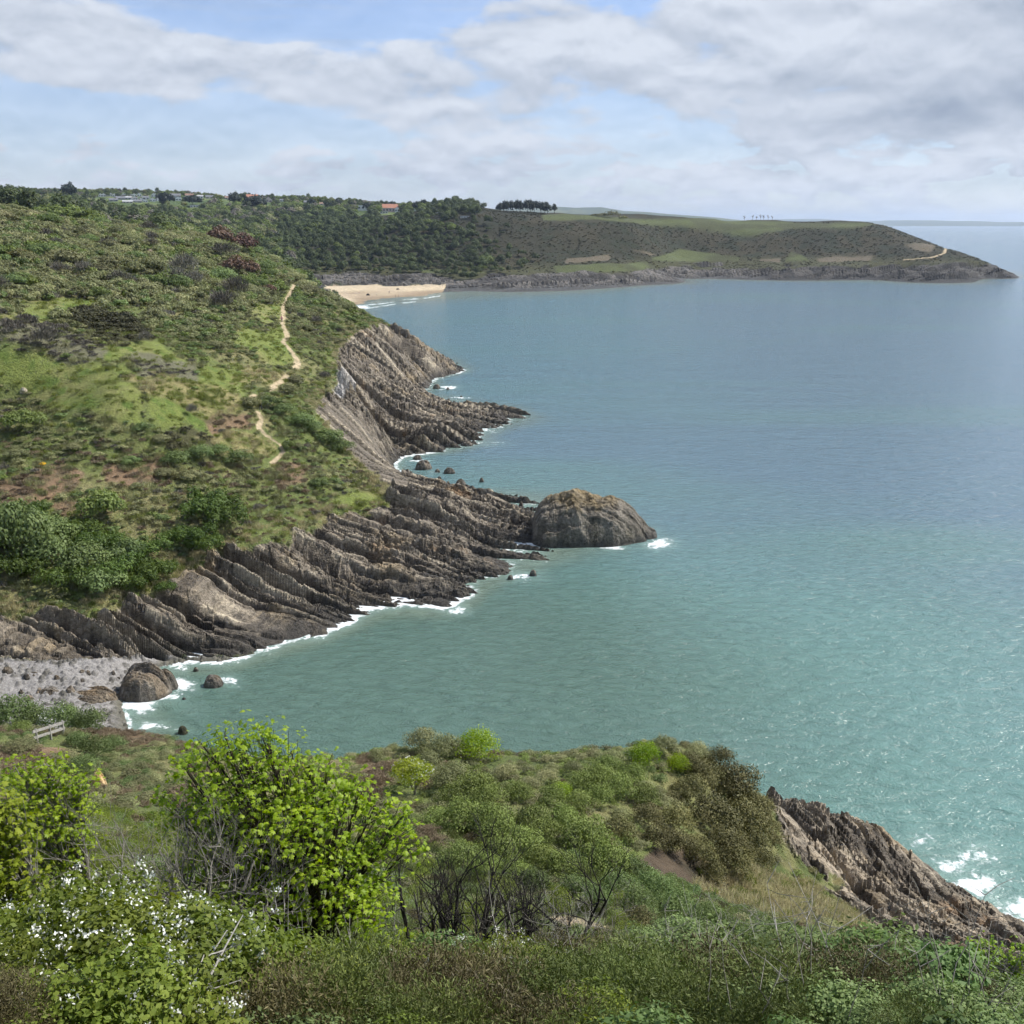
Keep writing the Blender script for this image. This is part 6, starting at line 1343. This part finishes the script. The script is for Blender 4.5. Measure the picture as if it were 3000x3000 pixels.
# foam: fringe where the bed shoals, and the surf that the photograph shows
nf = fbm(SX / 3.2, SY / 3.2, 401, 4); nf2 = fbm(SX / .9, SY / .9, 402, 2)
lm = (gz > -.15).astype(np.float32)
for _ in range(16):
    lm[1:-1] = (lm[:-2] + 2 * lm[1:-1] + lm[2:]) / 4; lm[:, 1:-1] = (lm[:, :-2] + 2 * lm[:, 1:-1] + lm[:, 2:]) / 4
fr = smooth(.0, .42, lm) * (SR < 420)
expo = smooth(-.25, .45, fbm(SX / 16, SY / 16, 405, 2) + .1)
foam = fr * (.48 + .5 * expo)
SURF = [(1920,1592,70,22,1),(1890,1560,40,16,.8),(1800,1605,70,10,.8),(1640,1592,50,12,.8),(1545,1690,75,22,.75),(1340,1790,60,14,.9),(1180,1772,60,14,.9),(1370,1735,25,30,.8),(1080,1770,45,22,.95),(1010,1825,40,16,.8),(920,1868,50,12,.8),
 (760,1905,60,16,1),(700,1925,30,20,1),(520,1960,60,14,.7),(520,2005,85,28,.95),(665,1995,55,24,.9),(400,2070,75,34,1.15),(470,2035,95,20,1.0),(460,2125,70,16,1.0),(520,2135,60,14,.5),(560,2080,60,30,.3),
 (1300,1068,40,10,.9),(1230,1105,50,8,1),(1310,1136,40,8,1),(1345,1165,40,6,.9),(1490,1210,40,14,.9),(1440,1262,40,10,.7),(1390,1285,60,12,.7),(1440,1300,80,12,.45),(1230,1350,40,5,.9),(1270,1383,40,4,.6),(1330,1302,60,8,.8),
 (2700,2465,80,40,.72),(2780,2535,100,45,.85),(2890,2595,120,55,.92),(2990,2655,120,65,1.0),(3150,2740,190,90,1.1),(2850,2500,110,50,.72)]
spx, spy = project(SX, SY, 0 * SX)
for cx, cy, rx, ry, w in SURF:
    b_ = (np.abs(spx - cx) < rx * 2) & (np.abs(spy - cy) < ry * 2)
    q = np.sqrt(((spx[b_] - cx) / rx) ** 2 + ((spy[b_] - cy) / ry) ** 2) + .55 * nf[b_] + .2 * nf2[b_]
    foam[b_] = np.maximum(foam[b_], w * .98 * (1 - smooth(-.1, 1.25, q)))
# long breakers running on to the beach
bx = np.array([(1020, 903), (1150, 884), (1260, 871), (1340, 858)])
for off, w, rag in ((0, 1.0, 3.0), (9, .95, 2.0), (-4, .5, 2)):
    yb = np.interp(spx, bx[:, 0], bx[:, 1] + off) + rag * fbm(spx / 40, spx * 0 + off, 412, 2)
    line = .8 * np.exp(-((spy - yb) / 2.3) ** 2) * w * (spx < 1290 - off * 8) * (spx > 1000) * (SR > 500) * smooth(-.35, .1, fbm(spx / 22, spy / 9, 413, 2) + .25)
    foam = np.maximum(foam, line)
q = np.sqrt(((spx - 1045) / 55) ** 2 + ((spy - 900) / 7) ** 2); foam = np.maximum(foam, 1.1 * (1 - smooth(.3, 1.1, q)) * (SR > 480))
depth = np.clip(-bed, 0, 9)
# cloudier water close in, with drifting streaks of deeper blue further out
turb = smooth(4.5, .3, depth)
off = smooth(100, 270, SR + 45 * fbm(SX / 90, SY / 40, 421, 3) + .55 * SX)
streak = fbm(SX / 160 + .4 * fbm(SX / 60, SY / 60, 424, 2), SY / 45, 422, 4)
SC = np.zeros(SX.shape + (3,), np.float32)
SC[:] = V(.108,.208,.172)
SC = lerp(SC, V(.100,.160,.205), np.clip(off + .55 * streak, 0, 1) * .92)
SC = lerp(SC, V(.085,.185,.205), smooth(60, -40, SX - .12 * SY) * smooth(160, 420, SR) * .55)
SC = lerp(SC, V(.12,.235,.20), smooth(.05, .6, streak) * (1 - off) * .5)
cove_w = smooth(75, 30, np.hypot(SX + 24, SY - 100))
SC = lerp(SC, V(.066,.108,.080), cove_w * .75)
SC = lerp(SC, V(.15,.17,.11), turb * .55 * (SR < 480) + .75 * turb * (SR >= 480))
mk = np.clip(foam, 0, 1).astype(np.float32)
for _ in range(14):
    mk[1:-1] = (mk[:-2] + 2 * mk[1:-1] + mk[2:]) / 4; mk[:, 1:-1] = (mk[:, :-2] + 2 * mk[:, 1:-1] + mk[:, 2:]) / 4
SC = lerp(SC, V(.20,.30,.265), np.clip(mk * 1.1, 0, .75))          # water full of air beside the breaking waves
SV = np.stack([SX, SY, SX * 0], -1).reshape(-1, 3)
ns, nsa = SX.shape; si = np.arange(ns * nsa).reshape(ns, nsa)
SF = np.stack([si[:-1, :-1], si[:-1, 1:], si[1:, 1:], si[1:, :-1]], -1)
gmin = np.minimum.reduce([gz[:-1, :-1], gz[:-1, 1:], gz[1:, 1:], gz[1:, :-1]])
SF = SF[gmin < 2.0].reshape(-1, 4)
u, inv = np.unique(SF, return_inverse=True)

m, nt, out = new_mat('sea_water')
geo = N(nt, 'ShaderNodeNewGeometry'); pos = geo.outputs['Position']
mp = N(nt, 'ShaderNodeMapping'); nt.links.new(pos, mp.inputs[0]); mp.inputs['Rotation'].default_value = (0, 0, R(28)); mp.inputs['Scale'].default_value = (.55, 1.25, 1)
w1 = noise_n(nt, mp.outputs[0], .70, 4, .6, .4)      # chop about two metres long
mp2 = N(nt, 'ShaderNodeMapping'); nt.links.new(pos, mp2.inputs[0]); mp2.inputs['Rotation'].default_value = (0, 0, R(40)); mp2.inputs['Scale'].default_value = (.5, 1.5, 1)
w2 = noise_n(nt, mp2.outputs[0], .075, 3, .5, .3)    # swell
w3 = noise_n(nt, pos, 4.0, 3, .6)
hh_ = math_n(nt, 'ADD', math_n(nt, 'MULTIPLY', w1, 1.0), math_n(nt, 'MULTIPLY', w2, 1.6))
hh_ = math_n(nt, 'ADD', hh_, math_n(nt, 'MULTIPLY', w3, .22))
nb = bump_n(nt, hh_, 1.0, .58)
col = attr_n(nt, 'water_colour')
# water colour follows the chop: paler on its crests, darker in its troughs
tint = maprange(nt, w1, .35, .7, .90, 1.12)
sc = nt.nodes.new('ShaderNodeVectorMath'); sc.operation = 'SCALE'; nt.links.new(col, sc.inputs[0]); nt.links.new(tint, sc.inputs[3])
fa = attr_n(nt, 'foam', True)
fn = noise_n(nt, pos, 1.1, 6, .68, .8); fn2 = noise_n(nt, pos, .28, 3, .6, .5)
fsum = math_n(nt, 'ADD', math_n(nt, 'MULTIPLY', fn, .68), math_n(nt, 'MULTIPLY', fn2, .32))
lace = maprange(nt, fsum, .36, .66, 0, 1)
thr = math_n(nt, 'SUBTRACT', math_n(nt, 'ADD', lace, fa), 1.0)
fmask_ = math_n(nt, 'MULTIPLY', maprange(nt, thr, -.04, .42, 0, 1, True), maprange(nt, fa, .02, .15))
fcol = mixc(nt, fmask_, sc.outputs[0], (.74, .77, .77))
rg = math_n(nt, 'ADD', math_n(nt, 'MULTIPLY', fmask_, .6), .13)
b = principled(nt, out, fcol, rg, .5, nb); b.inputs['IOR'].default_value = 1.333
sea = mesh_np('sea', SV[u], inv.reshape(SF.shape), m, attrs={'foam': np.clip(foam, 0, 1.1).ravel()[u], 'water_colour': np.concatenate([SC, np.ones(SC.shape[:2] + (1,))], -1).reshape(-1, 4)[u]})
tag(sea, kind='structure')

# ---------------------------------------------------------------- far hills across the water
m, nt, out = new_mat('far_land'); geo = N(nt, 'ShaderNodeNewGeometry')
fc = ramp_n(nt, noise_n(nt, geo.outputs['Position'], .002, 5), [(.35, (.05, .07, .035)), (.65, (.11, .12, .06))]); principled(nt, out, fc, .95, .1)
def far_hill(prof, dist, depth_m, seed):
    """a ridge with a traced crest, standing on the water at its own distance"""
    p = np.array(prof, float); xs = np.arange(p[0, 0], p[-1, 0] + 1, 8.0); ys = np.interp(xs, p[:, 0], p[:, 1]) + 1.2 * fbm(xs / 45, xs * 0, seed, 3)
    q = at_d(xs, ys, dist); rows = []
    for t, k in ((-1, 0), (-.6, .45), (-.3, .8), (0, 1), (.4, .75), (1, 0)):
        s = 1 + t * depth_m / dist; rows.append(np.stack([q[0] * s, q[1] * s, np.maximum(q[2], 2) * k * (1 + .12 * fbm(xs / 30, xs * 0 + t * 5, seed + 1, 2) * (0 < k < 1)) - (4 if k == 0 else 0)], -1))
    v = np.concatenate(rows); n = len(xs); f = []
    for a in range(5):
        for i in range(n - 1): f.append((a * n + i, a * n + i + 1, (a + 1) * n + i + 1, (a + 1) * n + i))
    tag(mesh_np('far_hills', v, f, m), kind='structure')
far_hill([(1150, 650), (1330, 606), (1420, 611), (1500, 612), (1600, 602), (1690, 609), (1760, 607), (1830, 618), (1900, 622), (2060, 634), (2140, 642), (2240, 650)], 9000, 1800, 3)
far_hill([(2150, 649), (2280, 642), (2400, 641), (2500, 650), (2560, 647), (2650, 645), (2850, 648), (2950, 651), (3150, 649), (3400, 652)], 19000, 2500, 9)

# ---------------------------------------------------------------- light
SUN_AZ, SUN_EL = R(72), R(49)
sl_ = bpy.data.lights.new('sun', 'SUN'); sl_.energy = 4.8; sl_.angle = R(.5); sl_.color = (1, .955, .89)
so = bpy.data.objects.new('sun', sl_); COL.objects.link(so)
sdir = (math.sin(SUN_AZ) * math.cos(SUN_EL), math.cos(SUN_AZ) * math.cos(SUN_EL), math.sin(SUN_EL))
import mathutils
so.rotation_euler = mathutils.Vector(sdir).to_track_quat('Z', 'Y').to_euler(); so.location = (60, 0, 120)

w = bpy.data.worlds.new('World'); scene.world = w; w.use_nodes = True
nt = w.node_tree; nt.nodes.clear(); wo = nt.nodes.new('ShaderNodeOutputWorld'); bg = nt.nodes.new('ShaderNodeBackground'); nt.links.new(bg.outputs[0], wo.inputs[0])
sky = nt.nodes.new('ShaderNodeTexSky'); sky.sky_type = 'NISHITA'; sky.sun_disc = False; sky.sun_elevation = SUN_EL; sky.sun_rotation = SUN_AZ
sky.altitude = 50; sky.air_density = 1.0; sky.dust_density = .3; sky.ozone_density = 3.0
bg.inputs[1].default_value = .12
tc = nt.nodes.new('ShaderNodeTexCoord'); vec = tc.outputs['Generated']
sx_ = nt.nodes.new('ShaderNodeSeparateXYZ'); nt.links.new(vec, sx_.inputs[0])
azn = math_n(nt, 'ARCTAN2', sx_.outputs[0], sx_.outputs[1]); eln = math_n(nt, 'ARCSINE', sx_.outputs[2])
AZD = math_n(nt, 'MULTIPLY', azn, 57.2958); ELD = math_n(nt, 'MULTIPLY', eln, 57.2958)
def skyvec(ka, ke, de, w_):
    c = nt.nodes.new('ShaderNodeCombineXYZ'); nt.links.new(math_n(nt, 'MULTIPLY', AZD, ka), c.inputs[0]); nt.links.new(math_n(nt, 'MULTIPLY', math_n(nt, 'ADD', ELD, de), ke), c.inputs[1]); c.inputs[2].default_value = w_; return c.outputs[0]
nA = noise_n(nt, skyvec(.20, .40, 0, 5.3), 1.0, 8, .50, .2)
nA2 = noise_n(nt, skyvec(.20, .40, .45, 5.3), 1.0, 8, .50, .2)
nB = noise_n(nt, skyvec(.085, .75, 0, 1.2), 1.0, 7, .6, .3)
def blob(az, el, ra, re, amp):
    dx = math_n(nt, 'DIVIDE', math_n(nt, 'SUBTRACT', AZD, az), ra); dy = math_n(nt, 'DIVIDE', math_n(nt, 'SUBTRACT', ELD, el), re)
    q = math_n(nt, 'ADD', math_n(nt, 'MULTIPLY', dx, dx), math_n(nt, 'MULTIPLY', dy, dy))
    return math_n(nt, 'MULTIPLY', math_n(nt, 'EXPONENT', math_n(nt, 'MULTIPLY', q, -1.0)), amp)
def total(L):
    s = L[0]
    for k in L[1:]: s = math_n(nt, 'ADD', s, k)
    return s
# where cloud gathers (azimuth, elevation in degrees)
gath = total([blob(-23, 8.6, 7, 1.5, .34), blob(-13, 7.6, 7, 1.3, .34), blob(-6, 6.4, 6, 1.0, .26), blob(2, 9.6, 4.5, 1.3, .46), blob(6, 8.0, 7, 1.6, .30), blob(3, 5.4, 10, 1.6, .18), blob(15, 8.6, 8, 2.6, .48), blob(25, 7.5, 9, 3.6, .55), blob(22, 4.0, 12, 1.4, .24), blob(13, 2.3, 12, .35, .26), blob(24, 2.4, 7, .4, .22), blob(-20, 3.6, 8, .5, .10),
              blob(-9, 11.0, 8, 1.6, -.50), blob(-24, 12.0, 9, .9, -.45), blob(11, 12.0, 3.5, .7, -.30), blob(-22, 5.6, 6, .8, -.24), blob(-12, 4.6, 8, .7, -.12)])
dens = math_n(nt, 'ADD', math_n(nt, 'ADD', math_n(nt, 'MULTIPLY', math_n(nt, 'SUBTRACT', nA, .5), 1.7), math_n(nt, 'MULTIPLY', math_n(nt, 'SUBTRACT', nB, .5), .7)), gath)
nC = noise_n(nt, skyvec(.42, 1.3, 0, 8.1), 1.0, 7, .55, .2)
band = math_n(nt, 'MULTIPLY', maprange(nt, ELD, .8, 1.6), maprange(nt, ELD, 4.6, 2.6))
puff = math_n(nt, 'MULTIPLY', math_n(nt, 'SUBTRACT', nC, .46), math_n(nt, 'MULTIPLY', band, 2.4))
dens = math_n(nt, 'ADD', dens, puff)
cov = maprange(nt, dens, -.12, .26, 0, 1, True)
thin = maprange(nt, nB, .32, .72, .22, .62, True)
veil = maprange(nt, ELD, 0.0, 10.0, .74, .34)
cov = math_n(nt, 'MAXIMUM', math_n(nt, 'MAXIMUM', cov, thin), veil)
# grey undersides where the cloud is thick, bright upper edges
grey = total([blob(26, 5.8, 8, 1.1, 1.0), blob(24, 9.5, 7, 1.6, .35), blob(18, 4.6, 8, .8, .45), blob(28, 9.0, 4, 2.0, .65), blob(16, 7.0, 6, .8, .40), blob(-19, 7.3, 8, .6, .32), blob(4, 7.3, 8, .6, .28), blob(-2, 5.6, 9, .5, .18), blob(12, 3.4, 14, .5, .12)])
gn = math_n(nt, 'MULTIPLY', grey, maprange(nt, nA, .32, .68, .35, 1.3))
lit = math_n(nt, 'MULTIPLY', math_n(nt, 'SUBTRACT', nA, nA2), 1.5)
bright = math_n(nt, 'SUBTRACT', math_n(nt, 'ADD', maprange(nt, dens, -.1, .7, .80, 1.02), lit), math_n(nt, 'MULTIPLY', gn, .52))
bright = math_n(nt, 'MAXIMUM', bright, .34)
ccol = mixc(nt, maprange(nt, bright, .4, 1.05), (1.95, 2.35, 3.05), (4.25, 4.6, 5.2))
skyb = mixc(nt, 1.0, sky.outputs[0], (.80, .84, 1.0), 'MULTIPLY')
skycol = mixc(nt, cov, skyb, ccol)
nt.links.new(skycol, bg.inputs[0])

# ---------------------------------------------------------------- haze
HZ = 5e-5
def box(name, lo, hi, mat=None):
    x0, y0, z0 = lo; x1, y1, z1 = hi
    v = [(x0,y0,z0),(x1,y0,z0),(x1,y1,z0),(x0,y1,z0),(x0,y0,z1),(x1,y0,z1),(x1,y1,z1),(x0,y1,z1)]
    return mesh_np(name, v, [(0,3,2,1),(4,5,6,7),(0,1,5,4),(1,2,6,5),(2,3,7,6),(3,0,4,7)], mat, smoothed=False)
hm, nt, out = new_mat('sea_haze'); pv = nt.nodes.new('ShaderNodeVolumePrincipled'); pv.inputs['Color'].default_value = (.66, .80, 1, 1); pv.inputs['Density'].default_value = HZ; pv.inputs['Anisotropy'].default_value = .3
nt.links.new(pv.outputs[0], out.inputs['Volume'])
tag(box('haze', (-27000, -27000, -20), (27000, 27000, 235), hm), kind='stuff')

# ---------------------------------------------------------------- camera and render
cam = bpy.data.cameras.new('camera'); co = bpy.data.objects.new('camera', cam); COL.objects.link(co)
co.location = (0, 0, CAMZ); co.rotation_euler = (math.pi / 2 - PITCH, 0, 0); cam.sensor_width = 36; cam.lens = 36 * FPX / 3000
cam.clip_start = .2; cam.clip_end = 300000; scene.camera = co
scene.view_settings.view_transform = 'Standard'; scene.view_settings.look = 'None'; scene.view_settings.exposure = .5; scene.view_settings.gamma = 1
cy = scene.cycles
cy.max_bounces = 5; cy.diffuse_bounces = 2; cy.glossy_bounces = 2; cy.transmission_bounces = 2; cy.volume_bounces = 0; cy.transparent_max_bounces = 6
cy.caustics_reflective = False; cy.caustics_refractive = False; cy.sample_clamp_direct = 0; cy.sample_clamp_indirect = 6
cy.use_adaptive_sampling = True; cy.adaptive_threshold = .03; cy.adaptive_min_samples = 12
w.cycles.sampling_method = 'MANUAL'; w.cycles.sample_map_resolution = 512
